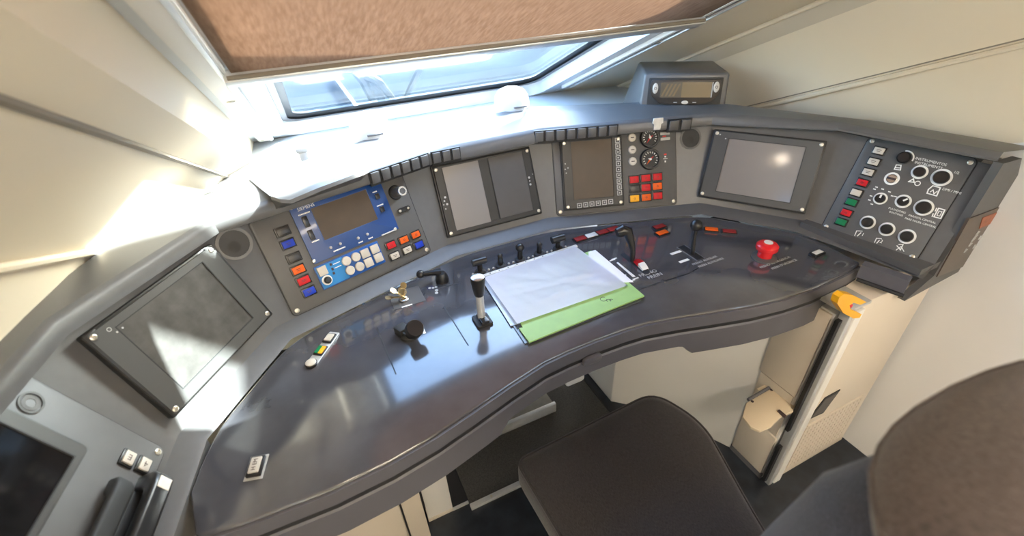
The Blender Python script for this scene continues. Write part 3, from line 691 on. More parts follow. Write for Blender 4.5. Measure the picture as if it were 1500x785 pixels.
# ------------------------------------------------------------------ P7: knob panel
F = PF[6]
q = rect(F, [(1204, 334), (1340, 386), (1432, 234), (1273, 198)], .004)
t = plate(F, *q, 'switch_panel', 'grey plate of rotary knobs and a column of coloured push buttons at far right', r=.016)
def K(px, py, h=.005): return on(F, px, py, h)
for px, py, m, mk in ((1287.6, 220.7, 'cream', '-'), (1279.6, 236.8, 'cream', '-'), (1271.5, 252, 'cream', '-'), (1263, 267.5, 'b_red', 'o'), (1254, 282, 'cream', None), (1247, 296, 'b_green', None), (1239.5, 311.6, 'b_red', 'o'), (1232, 325, 'b_green', None)):
    pbutton(t, *K(px, py, .009), m, .034, .025, H4, mk)
def rknob(px, py, ro, ri, hgt=.012, pointer=None, face='black', ringm='white', nm='rotary_knob'):
    ro *= .86; ri *= .86
    x, y = K(px, py)
    bm = bmesh.new(); ring(bm, x, y, ri, ro, .0035, .0052, 32); g = t.part(nm, bm, ringm)
    bm = bmesh.new(); lathe(bm, [(ri, .003), (ri * .97, .004 + hgt * .7), (ri * .85, .004 + hgt), (ri * .5, .004 + hgt), (0, .004 + hgt * .9)], x, y, 28); t.part('knob_body', bm, face, g)
    if pointer is not None:
        bm = bmesh.new(); box(bm, -.0022, .0022, ri * .1, ri * .9, .004 + hgt * .9, .0055 + hgt)
        bmesh.ops.rotate(bm, verts=bm.verts, matrix=Matrix.Rotation(R(pointer), 3, 'Z')); bmesh.ops.translate(bm, verts=bm.verts, vec=(x, y, 0)); t.part('pointer', bm, 'white', g)
    return g, x, y
x, y = K(1325, 231.4); bm = bmesh.new(); lathe(bm, [(.017, .003), (.0165, .016), (.013, .02), (0, .021)], x, y, 28); g = t.part('rotary_knob', bm, 'black')
bm = bmesh.new(); ring(bm, x, y, .0185, .022, .0035, .005, 18, -10, 110); t.part('arc_mark', bm, 'white', g)
for px, py, ro, ri, pt in ((1347, 252, .0225, .0165, None), (1379, 260, .0275, .021, None), (1289.5, 290.8, .0205, .0155, 0), (1323, 294.8, .0225, .0165, -40), (1353, 304, .0265, .0205, None), (1271, 325.6, .0235, .0175, None), (1299, 335.7, .0235, .0175, None), (1328.5, 346.4, .0245, .0185, None)):
    rknob(px, py, ro, ri, .014 if pt is None else .010, pt)
g, x, y = rknob(1306.3, 261.7, .0215, .0155, .004, None, 'steel', 'white', 'key_switch')
bm = bmesh.new(); box(bm, x - .0115, x + .0115, y - .003, y + .003, .006, .012, .001); t.part('key_slot_bar', bm, 'ink', g)
def ptext(s, px, py, size, al='LEFT'):
    x, y = K(px, py, .004); t.text(s, 'white', x, y, .0041, size * .86, 0, None, al)
ptext('INSTRUMENTOS', 1341, 231.5, .0115); ptext('INSTRUMENTS', 1340, 237.5, .0115)
ptext('1/2', 1397, 252, .011); ptext('DMI / MMI', 1380.5, 276.5, .011)
ptext('PULSADORES', 1301.5, 304.5, .0085); ptext('BOUTONS', 1302.5, 310, .0085)
ptext('PARASOL CENTRAL', 1331, 315, .0085); ptext('PARE SOLEIL CENTRAL', 1325.5, 319.3, .0085)
ptext('1', 1262, 343, .017); ptext('2', 1289, 353, .017)
def outline(pts, wd=.0014, closed=True, nm='pictogram'):
    P_ = [K(*p, .004) for p in pts]; bm = bmesh.new(); m_ = len(P_)
    for k in range(m_ if closed else m_ - 1):
        a, b = V(P_[k]), V(P_[(k + 1) % m_])
        d = (b - a).normalized(); n_ = V((-d.y, d.x)) * wd; a = a - d * wd; b = b + d * wd
        prism(bm, [a - n_, b - n_, b + n_, a + n_], .0036, .0046)
    t.part(nm, bm, 'white')
outline([(1366.5, 272), (1377.5, 275), (1372, 287), (1358, 283), (1360, 277.5)])
outline([(1363, 281), (1367, 278), (1368, 284), (1373, 280)], .001, False)
outline([(1375, 305), (1384, 307.5), (1378, 320), (1368, 317.5)]); outline([(1375.5, 309), (1380, 310), (1376.5, 316.5), (1372.5, 315.5)], .0008)
outline([(1372, 305), (1370, 309)], .0012, False); outline([(1367, 313), (1365.5, 317)], .0012, False)
outline([(1252, 345), (1255, 338), (1263, 338.5)], .001, False); outline([(1256, 345.5), (1261, 341)], .0012, False)
outline([(1281, 355), (1284, 349), (1291, 349.5)], .001, False); outline([(1284.5, 356), (1288, 352)], .0012, False)
outline([(1313, 366), (1320, 361), (1324, 368)], .001, False); outline([(1314, 360), (1319, 366), (1323, 358), (1317, 358)], .0012, False)
outline([(1310, 248), (1313, 241.5), (1320, 242), (1319, 249)], .0012); outline([(1312, 245.5), (1319, 246)], .001, False)
outline([(1331, 266), (1338, 262), (1339, 267)], .0014); x, y = K(1344, 268.5); bm = bmesh.new(); ring(bm, x, y, .005, .0072, .0036, .0046, 18); t.part('pictogram', bm, 'white')
for p in ((1281, 277), (1284, 274), (1303, 281), (1307, 287), (1312, 288), (1276, 287), (1273.5, 293), (1277, 299), (1293, 277)):
    x, y = K(*p, .004); t.b('tick_mark', 'white', x - .0035, x + .0035, y - .0015, y + .0015, .0036, .0046)

# ------------------------------------------------------------------ P1: left end panel, monitor, handset
F = PF[0]
t = plate(F, .06, .497, .006, .30, 'side_panel', 'grey plate at lower left holding the black monitor and two letter buttons', screws=((1, 0),), r=.014)
def J(px, py, h=.004): return on(F, px, py, h)
x, y = J(45, 590); bm = bmesh.new(); ring(bm, x, y, .015, .0185, .003, .006, 30); g = t.part('lock_cap', bm, 'bezelg'); bm = bmesh.new(); lathe(bm, [(.015, .002), (.013, .0045), (.007, .0045), (.006, .003), (0, .003)], x, y, 28); t.part('lock_core', bm, 'plate', g)
x, y = J(190, 670, .01); pbutton(t, x, y, 'cream', .026, .030, H4, 'E', 90)
x, y = J(213, 680, .01); pbutton(t, x, y, 'cream', .026, .030, H4, '4', 90)
t, bb, sb, hh = display(F, [(-60, 900), (157, 672), (30, 600), (-190, 740)], [(-50, 840), (137, 687), (20, 627), (-150, 740)], 'black_monitor', 'black glossy monitor in grey surround at lower left corner', ('bezelg', 'bezelg', 'screend'), .02, screws=False, r=.01)
# handset: arched grip over a cradle, running along the lower edge of the panel
t = Thing('handset', 'black telephone handset in its cradle at lower left beside the monitor', 'telephone', F, .10, .03)
gx = J(222, 690, .05); gx = gx[0]
bm = bmesh.new(); prism(bm, rrect(gx - .23, gx - .02, .004, .062, .012), .003, .022, .004); t.part('cradle', bm, 'blackm')
def grip(yc_, zt, wd, name, m, x1):
    pts = []; bm = bmesh.new()
    path = [(x1, .010), (x1 - .004, zt * .75), (x1 - .016, zt * .97), (x1 - .034, zt), (x1 - .10, zt * 1.02), (x1 - .17, zt), (x1 - .20, zt * .95), (x1 - .215, zt * .6), (x1 - .22, .010)]
    inner = [(x1 - .030, .010), (x1 - .034, zt * .5), (x1 - .042, zt * .62), (x1 - .055, zt * .66), (x1 - .10, zt * .68), (x1 - .16, zt * .66), (x1 - .178, zt * .6), (x1 - .186, zt * .4), (x1 - .19, .010)]
    prism_pts = path + inner[::-1]
    a = [bm.verts.new((p[0], yc_ - wd / 2, p[1])) for p in prism_pts]; b = [bm.verts.new((p[0], yc_ + wd / 2, p[1])) for p in prism_pts]
    n_ = len(a); fs = []
    for k in range(len(path) - 1):
        i0, i1, j0, j1 = k, k + 1, n_ - 1 - k, n_ - 2 - k
        fs += [bm.faces.new((a[i0], a[i1], a[j1], a[j0])), bm.faces.new((b[i0], b[j0], b[j1], b[i1]))]
    for k in range(n_): fs.append(bm.faces.new((a[k], b[k], b[(k + 1) % n_], a[(k + 1) % n_])))
    bmesh.ops.recalc_face_normals(bm, faces=fs)
    es = [e for e in bm.edges if len(e.link_faces) == 2 and e.calc_face_angle(0) > .9]
    bmesh.ops.bevel(bm, geom=es, offset=.007, segments=3, profile=.5, affect='EDGES', clamp_overlap=True)
    return t.part(name, bm, m)
g1 = grip(.020, .062, .036, 'grip', 'black', gx + .012)
grip(.064, .040, .034, 'rest_arch', 'blackm', gx - .012)
bm = bmesh.new(); box(bm, gx - .020, gx + .004, .008, .016, .0625, .0655); 
bm.free()
bm = bmesh.new(); box(bm, gx - .028, gx + .004 - .012, .009, .031, .0605, .0632, .0005); lb = t.part('label_strip', bm, 'label', g1, label='white printed strip')

# ------------------------------------------------------------------ small amber display box on the hood
FA = frame((.609, 1.344, 1.045), (math.cos(R(-34)), math.sin(R(-34)), 0), V((math.sin(R(-34)) * -1, math.cos(R(-34)) * -1, 0)) * -1)
yaw = R(-34); xb = V((math.cos(yaw), math.sin(yaw), 0)); nb3 = V((-math.sin(yaw), math.cos(yaw), 0)); ub3 = V((0, 0, math.cos(R(10)))) + nb3 * math.sin(R(10))
FA = frame((.609, 1.344, 1.05), xb, xb.cross(ub3))
fx0, fx1, fy0, fy1 = rect(FA, [(938, 164), (1062, 163), (1067, 106), (945, 108)], 0)
t = Thing('display_box', 'small grey box with amber readout standing on top of the hood at right', 'display', FA, (fx0 + fx1) / 2, fy0)
bm = bmesh.new()
fr_ = [(fx0 - .006, fy0 - .012, 0), (fx1 + .004, fy0 - .012, 0), (fx1 + .002, fy1, 0), (fx0, fy1, 0)]
bkz = -.255
bk_ = [(fx0 - .055, fy0 + .0, bkz), (fx1, fy0 + .0, bkz), (fx1, fy1 + .036, bkz), (fx0, fy1 + .036, bkz)]
A = [bm.verts.new(p) for p in fr_]; B = [bm.verts.new(p) for p in bk_]
for k in range(4): bm.faces.new((A[k], A[(k + 1) % 4], B[(k + 1) % 4], B[k]))
bm.faces.new(A); bm.faces.new(B[::-1]); bmesh.ops.recalc_face_normals(bm, faces=bm.faces)
bmesh.ops.bevel(bm, geom=list(bm.edges), offset=.009, segments=3, profile=.5, affect='EDGES'); t.part('casing', bm, 'console')
W_ = fx1 - fx0; H_ = fy1 - fy0
wx0, wx1, wy0, wy1 = rect(FA, [(945, 156), (1054, 155), (1060.5, 112.5), (953, 115)], 0)
bm = bmesh.new(); prism(bm, rrect(wx0, wx1, wy0, wy1, .004), -.002, .002, .001); t.part('recess', bm, 'blackm')
pp = [(wx0 + .01, wy1 - .006), (wx0 + .005, wy1 - .03), (wx0 + .012, wy0 + .035), (wx0 + .04, wy0 + .012), (wx0 + .08, wy0 + .006), (wx1 - .08, wy0 + .006), (wx1 - .04, wy0 + .012), (wx1 - .012, wy0 + .035), (wx1 - .005, wy1 - .03), (wx1 - .01, wy1 - .006)]
bm = bmesh.new(); prism(bm, pp[::-1], .0, .008, .002); t.part('face_plate', bm, mat('face_brownblack', (.03, .022, .018), .35), None)
a0, a1, b0, b1 = rect(FA, [(967, 143), (1041, 142.5), (1043, 120), (968, 121)], .008)
t.b('readout', 'amberd', a0, a0 + (a1 - a0) * .42, b0, b1, .007, .0092); t.b('readout', 'amber', a0 + (a1 - a0) * .42, a1, b0, b1, .007, .0092)
for k in range(4):
    x = a0 + .003 + k * .013; bm = bmesh.new(); prism(bm, [(x, b0 + .004), (x + .006, b0 + .004), (x + .024, b1 - .005), (x + .018, b1 - .005)], .009, .0096); t.part('segment_bar', bm, 'amber')
t.b('readout_edge', 'grey', a1 + .001, a1 + .004, b0, b1, .007, .0095)
for (px, py) in ((960, 129.5), (1049.5, 127.5)):
    x, y = on(FA, px, py, .008); bm = bmesh.new(); lathe(bm, [(1, 0), (1, .003), (.85, .0045), (0, .005)], 0, 0, 24, Matrix.Translation((x, y, .007)) @ Matrix.Diagonal((.0095, .0175, 1, 1))); kb = t.part('oval_button', bm, 'cream')
    bm = bmesh.new(); ring(bm, x, y, .003, .0046, .0118, .0128, 14); t.part('print_mark', bm, 'ink', kb)
x, y = on(FA, 1003, 150, .008); bm = bmesh.new(); lathe(bm, [(1, 0), (1, .002), (0, .003)], 0, 0, 20, Matrix.Translation((x, y, .007)) @ Matrix.Diagonal((.0115, .006, 1, 1))); t.part('oval_button', bm, 'cream')
for px in (989, 1017):
    x, y = on(FA, px, 150, .008); t.b('caption_print', 'grey', x - .006, x + .006, y - .0014, y + .0014, .0075, .0086)

# ------------------------------------------------------------------ desk
ZD = .75
fl = [(0, .692), (.08, .690), (.15, .684), (.25, .660), (.34, .635), (.44, .609), (.54, .592), (.65, .584), (.80, .589), (.862, .598)]
front = [(-x, y) for x, y in fl[::-1]] + fl[1:]
front = [(x, y) for x, y in front]
back = [tuple(miter(i, -.052)) for i in range(NP)]
# rounded back line
bk2 = []
for i in range(NP):
    if i in (0, NP - 1): bk2.append(V(back[i])); continue
    p, a, b = V(back[i]), V(back[i - 1]), V(back[i + 1])
    for s in (0, .25, .5, .75, 1):
        u = p.lerp(a, .22 * (1 - s) ** 1) if s < .5 else p.lerp(b, .22 * s)
        A_, B_ = p.lerp(a, .22), p.lerp(b, .22); bk2.append(A_.lerp(p, s).lerp(p.lerp(B_, s), s))
bk2[0] = V((-.872, .605)); bk2[-1] = V((.872, .605))
poly = [V(p) for p in front] + bk2[::-1]
desk = Thing('driver_desk', 'glossy dark grey curved driver desk with a concave front edge', 'desk', Matrix(), 0, .7, .6)
bm = bmesh.new(); prism(bm, [(p[0], p[1]) for p in poly], ZD - .03, ZD)
es = [e for e in bm.edges if len(e.link_faces) == 2 and abs(e.verts[0].co.z - ZD) < 1e-5 and abs(e.verts[1].co.z - ZD) < 1e-5]
bmesh.ops.bevel(bm, geom=es, offset=.006, segments=3, profile=.5, affect='EDGES', clamp_overlap=True)
desk.part('worktop', bm, 'desk')
def fband(dy, z0, z1, th=.02, pts=None):
    bm = bmesh.new(); P_ = pts or front
    for (a, b) in zip(P_, P_[1:]): pass
    rowsA = []
    for i, (x, y) in enumerate(P_):
        a = V(P_[max(i - 1, 0)]); b = V(P_[min(i + 1, len(P_) - 1)]); d = (b - a).normalized(); nrm = V((d.y, -d.x))
        p = V((x, y)) + nrm * dy; q_ = p - nrm * th
        rowsA.append([(*q_, z0), (*p, z0), (*p, z1), (*q_, z1), (*q_, z0)])
    sheet(bm, rowsA); bmesh.ops.remove_doubles(bm, verts=bm.verts, dist=1e-6); bmesh.ops.recalc_face_normals(bm, faces=bm.faces); return bm
desk.part('edge_band', fband(.006, ZD - .042, ZD - .006), 'apron')
desk.part('shadow_groove', fband(.0062, ZD - .053, ZD - .042), 'groove')
# apron: shallower in the middle, stepped
ap = []
for i, (x, y) in enumerate(front):
    pass
dens_f = []
for a, b in zip(front, front[1:]):
    for k in range(6): dens_f.append(V(a).lerp(V(b), k / 6))
dens_f.append(V(front[-1]))
rowsA = []
for i, p in enumerate(dens_f):
    a = dens_f[max(i - 1, 0)]; b = dens_f[min(i + 1, len(dens_f) - 1)]; d = (b - a).normalized(); nrm = V((d.y, -d.x))
    k = min(1, max(0, (abs(p.x) - .262) / .03)); zb2 = ZD - .107 - .033 * k
    P0 = p + nrm * .008; q_ = p - nrm * .03
    rowsA.append([(*q_, zb2), (*(P0 - nrm * .004), zb2), (*P0, zb2 + .004), (*P0, ZD - .060), (*(P0 - nrm * .004), ZD - .055), (*q_, ZD - .055)])
bm = bmesh.new(); sheet(bm, rowsA); bmesh.ops.recalc_face_normals(bm, faces=bm.faces); desk.part('apron', bm, 'apron')
bm = bmesh.new(); prism(bm, [(p[0], p[1] + .03) for p in front] + [(.86, 1.1), (-.86, 1.1)], ZD - .075, ZD - .06); desk.part('underside', bm, 'blackm')
# raised joint lines in the top
def dline(p0, p1, wd=.0015, m='groove'):
    a, b = hz(*p0, ZD), hz(*p1, ZD); d = (b - a).normalized(); n_ = V((-d.y, d.x, 0)) * wd
    bm = bmesh.new(); prism(bm, [(a - n_)[:2], (b - n_)[:2], (b + n_)[:2], (a + n_)[:2]], ZD - .001, ZD + .0006); desk.part('plate_joint', bm, m)
dline((552, 480), (580, 548)); dline((651, 450), (686, 506)); dline((935, 424), (1010, 400), .002); dline((1010, 400), (1024, 392), .0015)
dline((575, 447), (620, 438)); dline((620, 438), (623, 430)); dline((632, 425), (675, 414)); dline((470, 410), (600, 375))
x, y, _ = hz(867, 517, ZD - .03)
bm = bmesh.new(); prism(bm, rrect(x - .028, x + .028, ZD - .062, ZD - .036, .012), 0, .012, .004); bmesh.ops.transform(bm, matrix=frame((0, .684, 0), (1, 0, 0), (0, -1, 0)), verts=bm.verts); desk.part('edge_latch', bm, 'apron')
bm = bmesh.new(); prism(bm, rrect(-.025, .03, ZD - .125, ZD - .100, .01), 0, .01, .003); bmesh.ops.transform(bm, matrix=frame((-.06, .695, 0), (1, 0, 0), (0, -1, 0)), verts=bm.verts); desk.part('under_latch', bm, 'grey')

# ------------------------------------------------------------------ controls on the desk (frame DF: desk plane)
DF = Matrix.Translation((0, 0, ZD))
def dz(px, py, h=0): return on(DF, px, py, h)
def dth(name, label, cat, px, py, group=None):
    x, y = dz(px, py); return Thing(name, label, cat, DF, x, y, 0, group), x, y
# throttle lever
t, x, y = dth('control_lever', 'upright control lever with silver stem and black knob left of the papers', 'lever', 706, 470)
bm = bmesh.new(); prism(bm, rrect(x - .022, x + .022, y - .028, y + .022, .006), 0, .008, .002); t.part('base', bm, 'blackm')
t.b('gate', 'black', x - .010, x + .012, y - .028, y + .015, .007, .018, bev=.003)
bm = bmesh.new(); lathe(bm, [(.0105, .01), (.0105, .09)], x, y, 20); t.part('stem', bm, 'alu', label='silver stem')
bm = bmesh.new(); lathe(bm, [(.011, .086), (.013, .09), (.0165, .115), (.0185, .132), (.0182, .140), (.0165, .142)], x, y, 24); kb = t.part('knob', bm, 'black')
bm = bmesh.new(); lathe(bm, [(.0165, .139), (.0168, .1425), (.012, .145), (0, .146)], x, y, 24); t.part('knob_cap', bm, 'steel', kb)
# rotary handle
t, x, y = dth('rotary_handle', 'short black handle with round brown-faced knob standing on the desk at left', 'handle', 600, 492)
ax = V((.16, -.45, .62)).normalized(); b0 = V((x, y, .0)); tipc = b0 + ax * .062
bm = bmesh.new(); lathe(bm, [(.024, 0), (.023, .006), (.017, .012), (.016, .02)], x, y, 24); t.part('base', bm, 'blackm')
Fk = frame(b0 + ax * .008, ax.cross(V((0, 0, 1))), ax)
bm = bmesh.new(); lathe(bm, [(.014, 0), (.014, .026), (.020, .03), (.0225, .036), (.0225, .054), (.0205, .057), (.0175, .057)], 0, 0, 28, Fk); kb = t.part('knob', bm, 'black')
bm = bmesh.new(); lathe(bm, [(.0178, .054), (.0178, .0562), (0, .0566)], 0, 0, 28, Fk); t.part('knob_face', bm, mat('knob_brown', (.10, .068, .052), .35), kb)
bm = bmesh.new(); prism(bm, [(x - .034, y + .024), (x - .004, y + .034), (x + .006, y + .006), (x - .022, y - .004)], .0, .026, .004); t.part('side_block', bm, 'blackm')
bm = bmesh.new(); cu = hz(575, 501, ZD)
prism(bm, [dz(615, 474), dz(618, 473), dz(624, 488), dz(620, 489)], .0, .0006); t.part('index_mark', bm, 'white')
# key switch with keys
t, x, y = dth('key_switch', 'key switch on the desk with a bunch of brass keys in it', 'switch', 592, 440)
t.b('plate', 'plate', x - .035, x + .055, y - .03, y + .05, 0, .0012)
bm = bmesh.new(); lathe(bm, [(.013, 0), (.013, .006), (.010, .008), (0, .008)], x, y, 20); t.part('lock', bm, 'steel')
def key(rot, tilt, L, up=.008):
    bm = bmesh.new(); prism(bm, rrect(-.009, .009, L - .018, L, .007), -.001, .001); box(bm, -.003, .003, -.01, L - .016, -.001, .001)
    for k in range(3): box(bm, .003, .005, k * .006, k * .006 + .003, -.001, .001)
    mtx = Matrix.Translation((x, y, up)) @ Matrix.Rotation(R(rot), 4, 'Z') @ Matrix.Rotation(R(tilt), 4, 'X')
    bmesh.ops.transform(bm, matrix=mtx, verts=bm.verts); t.part('key', bm, 'brass')
key(20, 80, .036); key(60, 35, .040, .016); key(-30, 55, .040, .014); key(85, 14, .05, .012)
bm = bmesh.new(); ring(bm, 0, 0, .010, .0115, -.0007, .0007, 20); bmesh.ops.transform(bm, matrix=Matrix.Translation((x, y, .03)) @ Matrix.Rotation(R(70), 4, 'X'), verts=bm.verts); t.part('key_ring', bm, 'brass')
t.b('caption_print', 'white', x - .014, x + .016, y - .032, y - .027, .001, .0017)
# crank lever
t, x, y = dth('crank_lever', 'black horizontal crank lever with ball end beside the keys', 'lever', 648, 411)
bx, by = dz(616, 402, .025)
bm = bmesh.new(); lathe(bm, [(.020, 0), (.019, .012), (.015, .024), (.012, .028), (0, .029)], x, y, 24); t.part('hub', bm, 'black')
bm = bmesh.new(); tube(bm, [(x, y + .006, .026), (x - (x - bx) * .35, y + (by - y) * .4, .029), (bx, by, .026)], [.013, .0085, .0065], 12); t.part('arm', bm, 'black')
bm = bmesh.new(); ball(bm, (bx, by, .026), .0125); t.part('ball', bm, 'black')
bm = bmesh.new()
for dx, dy, r in ((-.045, -.018, .004), (-.036, -.022, .004), (-.027, -.022, .004), (-.03, -.038, .005), (-.034, -.05, .005)): cyl(bm, x + dx, y + dy, r, -.0005, .0007, 12)
t.part('print_marks', bm, 'grey')
# toggle row
ty = 1.104
for k, (tx_, kind) in enumerate(((-.142, 'T'), (-.074, 's'), (-.006, 'b'), (.062, 's'), (.130, 'T'))):
    lab = ['black T-handled switch behind the papers, leftmost of its row', 'small black peg switch behind the papers, second from left in its row', 'black ball-topped switch at the middle of the row behind the papers', 'small black peg switch behind the papers, fourth from left in its row', 'black T-handled switch behind the papers, rightmost of its row'][k]
    t = Thing('toggle_switch', lab, 'switch', DF, tx_, ty, 0, 'toggle switches behind the papers')
    bm = bmesh.new(); lathe(bm, [(.017, 0), (.016, .004), (.011, .007), (0, .007)], tx_, ty, 20); t.part('collar', bm, 'blackm')
    hgt = {'T': .034, 's': .034, 'b': .038}[kind]
    bm = bmesh.new(); lathe(bm, [(.0085, .005), (.0075, hgt)], tx_, ty, 14); t.part('stem', bm, 'black')
    bm = bmesh.new()
    if kind == 'T': tube(bm, [(tx_ - .022, ty, hgt + .004), (tx_ + .022, ty, hgt + .004)], .0115, 14)
    elif kind == 'b': ball(bm, (tx_, ty, hgt + .008), .0135)
    else: ball(bm, (tx_, ty, hgt + .002), .0085, 12)
    t.part('knob', bm, 'black')
    for dx in (.026, -.026):
        bm = bmesh.new(); ball(bm, (tx_ + dx, ty - .005, .003), .0038, 8); t.part('index_stud', bm, 'grey')
# indicator strip
i0, i1 = dz(841, 353), dz(905, 333)
t = Thing('indicator_strip', 'strip of three red lamps and one white lamp behind the papers', 'indicator', DF, (i0[0] + i1[0]) / 2, i0[1])
L = i1[0] - i0[0]; yy = (i0[1] + i1[1]) / 2
t.b('strip_frame', 'black', i0[0], i1[0], yy - .019, yy + .013, 0, .003)
for k, m in enumerate(('b_red2', 'label', 'b_red2', 'b_red2')):
    t.b('lamp_lens', m, i0[0] + L * (k + .06) / 4, i0[0] + L * (k + .94) / 4, yy - .014, yy + .008, .002, .006, bev=.001)
for px, py, m, lab in ((966, 333, 'b_red2', 'single red indicator lamp on the desk below the gauges'), (970, 342, 'b_or', 'single orange indicator lamp on the desk, in front of a red one'), (1042, 337, 'b_or', 'lit orange indicator lamp on the desk right of the ball-topped lever'), (1068, 340, 'b_red2', 'dull red indicator lamp right of the orange lamp by the ball lever')):
    t, x, y = dth('indicator_lamp', lab, 'indicator', px, py); a = 0 if px < 1000 else -40
    bm = bmesh.new(); box(bm, -.024, .024, -.014, .014, 0, .003); bmesh.ops.rotate(bm, verts=bm.verts, matrix=Matrix.Rotation(R(a), 3, 'Z')); bmesh.ops.translate(bm, verts=bm.verts, vec=(x, y, 0)); t.part('lamp_frame', bm, 'black')
    bm = bmesh.new(); box(bm, -.020, .020, -.009, .011, .002, .006, .001); bmesh.ops.rotate(bm, verts=bm.verts, matrix=Matrix.Rotation(R(a), 3, 'Z')); bmesh.ops.translate(bm, verts=bm.verts, vec=(x, y, 0)); t.part('lamp_lens', bm, m)
# brake lever
t, x, y = dth('brake_lever', 'curved glossy black brake lever with red and white slot sector', 'lever', 926, 383)
t.b('slot', 'groove', x - .008, x + .008, y - .075, y + .05, 0, .0015)
A_ = V((x, y, 0)); tip = hz(912, 338, ZD + .10); tip = V((tip.x, tip.y, .10)); mid = A_.lerp(tip, .5) + V((.012, 0, .012))
bm = bmesh.new(); tube(bm, [A_ + V((0, 0, .0)), A_.lerp(mid, .5) + V((.004, 0, .004)), mid, mid.lerp(tip, .6) + V((.004, 0, .012)), tip, tip + V((-.018, .004, -.004))], [.0075, .0085, .0115, .016, .019, .014], 14); t.part('handle', bm, 'black')
s0, s1 = dz(930, 381), dz(947, 398)
for k, m in ((0, 'b_red'), (1, 'white')):
    bm = bmesh.new(); y0, y1 = s0[1] + (s1[1] - s0[1]) * (.0 + .5 * k), s0[1] + (s1[1] - s0[1]) * (.5 + .42 * k); g_ = []
    for j in range(5):
        yy = y0 + (y1 - y0) * j / 4; u = (yy - s0[1]) / (s1[1] - s0[1]); zz = .002 + .010 * math.sin(math.pi * min(1, max(0, u))); xx = s0[0] + (s1[0] - s0[0]) * u
        g_.append([(xx - .011, yy, 0), (xx - .011, yy, zz), (xx + .011, yy, zz), (xx + .011, yy, 0)])
    sheet(bm, g_); t.part('sector', bm, m, label='red sector' if k == 0 else 'white sector')
fx, fy = dz(955, 402); t.text('FRENO', 'grey', fx - .006, fy + .010, .0005, .020); t.text('FREIN', 'grey', fx + .003, fy - .010, .0005, .020)
bm = bmesh.new(); prism(bm, [dz(903, 385), dz(905, 384), dz(931, 405), dz(927, 406)], -.0005, .0006); t.part('wedge_scale', bm, 'white')
for p in ((897, 381), (899.5, 379), (913, 404), (926, 411), (931, 408)):
    a, b = dz(*p); t.b('tick_mark', 'white', a - .010, a + .010, b - .002, b + .002, -.0005, .0006)
# joystick
t, x, y = dth('ball_lever', 'thin black lever with glossy ball knob in a slot on the desk', 'lever', 1014, 372)
t.b('slot', 'groove', x - .013, x + .013, y - .034, y + .05, 0, .0015)
bm = bmesh.new()
for q in ((x - .016, x - .013), (x + .013, x + .016)): box(bm, *q, y - .036, y + .052, 0, .002)
t.part('slot_frame', bm, 'seal')
tp = hz(1020, 330, ZD + .095); tp = V((tp.x, tp.y, .095))
bm = bmesh.new(); tube(bm, [(x, y, 0), tuple(V((x, y, 0)).lerp(tp, .6)), tuple(tp)], [.0065, .0055, .0055], 12); t.part('rod', bm, 'black')
bm = bmesh.new(); ball(bm, tp, .0185, 20); t.part('ball', bm, 'black')
fx, fy = dz(1037, 383); t.text('FRENO AUXILIAR', 'grey', fx - .004, fy + .009, .0005, .0125); t.text('FREIN AUXILIAIRE', 'grey', fx + .004, fy - .009, .0005, .0125)
for p, ww in (((990, 370), .020), ((1002, 382), .018)):
    a, b = dz(*p); t.b('caption_print', 'white', a - ww, a + ww, b - .005, b + .005, -.0005, .0006)
# emergency button
t, x, y = dth('emergency_button', 'red mushroom emergency stop button on the right of the desk', 'button', 1119, 377)
bm = bmesh.new(); lathe(bm, [(.036, 0), (.036, .003), (.027, .006), (0, .006)], x, y, 32); t.part('collar', bm, 'plate')
bm = bmesh.new(); lathe(bm, [(.021, .004), (.021, .026), (.030, .030), (.032, .036), (.031, .044), (.024, .051), (.012, .0535)], x, y, 32); kb = t.part('mushroom', bm, 'red')
bm = bmesh.new(); lathe(bm, [(.0125, .052), (.0125, .0545), (0, .055)], x, y, 20); t.part('cap_dot', bm, 'label', kb)
fx, fy = dz(1141, 386); t.text('FRENO DE URGENCIA', 'grey', fx - .003, fy + .010, .0005, .0125); t.text("FREIN D'URGENCE", 'grey', fx + .010, fy - .010, .0005, .0125)
# small switch at right
t, x, y = dth('label_switch', 'small black switch with white label at right rear of the desk', 'switch', 1197, 373)
t.b('body', 'black', x - .026, x + .022, y - .012, y + .012, 0, .009, bev=.002); t.b('label_plate', 'label', x - .018, x + .016, y - .007, y + .008, .0085, .0098)
# three-button strip at left
pA, pB = V(dz(488, 491)), V(dz(455, 536)); mid = (pA + pB) / 2; an = math.degrees(math.atan2(pA.y - pB.y, pA.x - pB.x))
Fs = DF @ Matrix.Translation((mid.x, mid.y, 0)) @ Matrix.Rotation(R(an), 4, 'Z')
t = Thing('button_strip', 'narrow steel strip of three small buttons on the left of the desk', 'switch', Fs)
bm = bmesh.new(); prism(bm, rrect(-.052, .064, -.014, .014, .003), 0, .003, .001); t.part('strip', bm, 'alu')
t.b('button', 'black', .022, .054, -.012, .012, .002, .007, bev=.001); t.b('button_cap', 'cream', .026, .050, -.009, .009, .006, .010, bev=.001)
t.b('button', 'black', -.022, .010, -.012, .012, .002, .006, bev=.001); t.b('button_cap', 'b_green', -.018, .006, .0, .010, .005, .0085); t.b('button_cap', 'b_yel', -.018, .006, -.010, .0, .005, .0085)
bm = bmesh.new(); lathe(bm, [(.0145, 0), (.0145, .006), (.013, .0065)], -.050, 0, 24); t.part('round_button', bm, 'black'); bm = bmesh.new(); lathe(bm, [(.0125, .005), (.0125, .0085), (.010, .010), (0, .010)], -.050, 0, 24); t.part('button_cap', bm, 'cream')
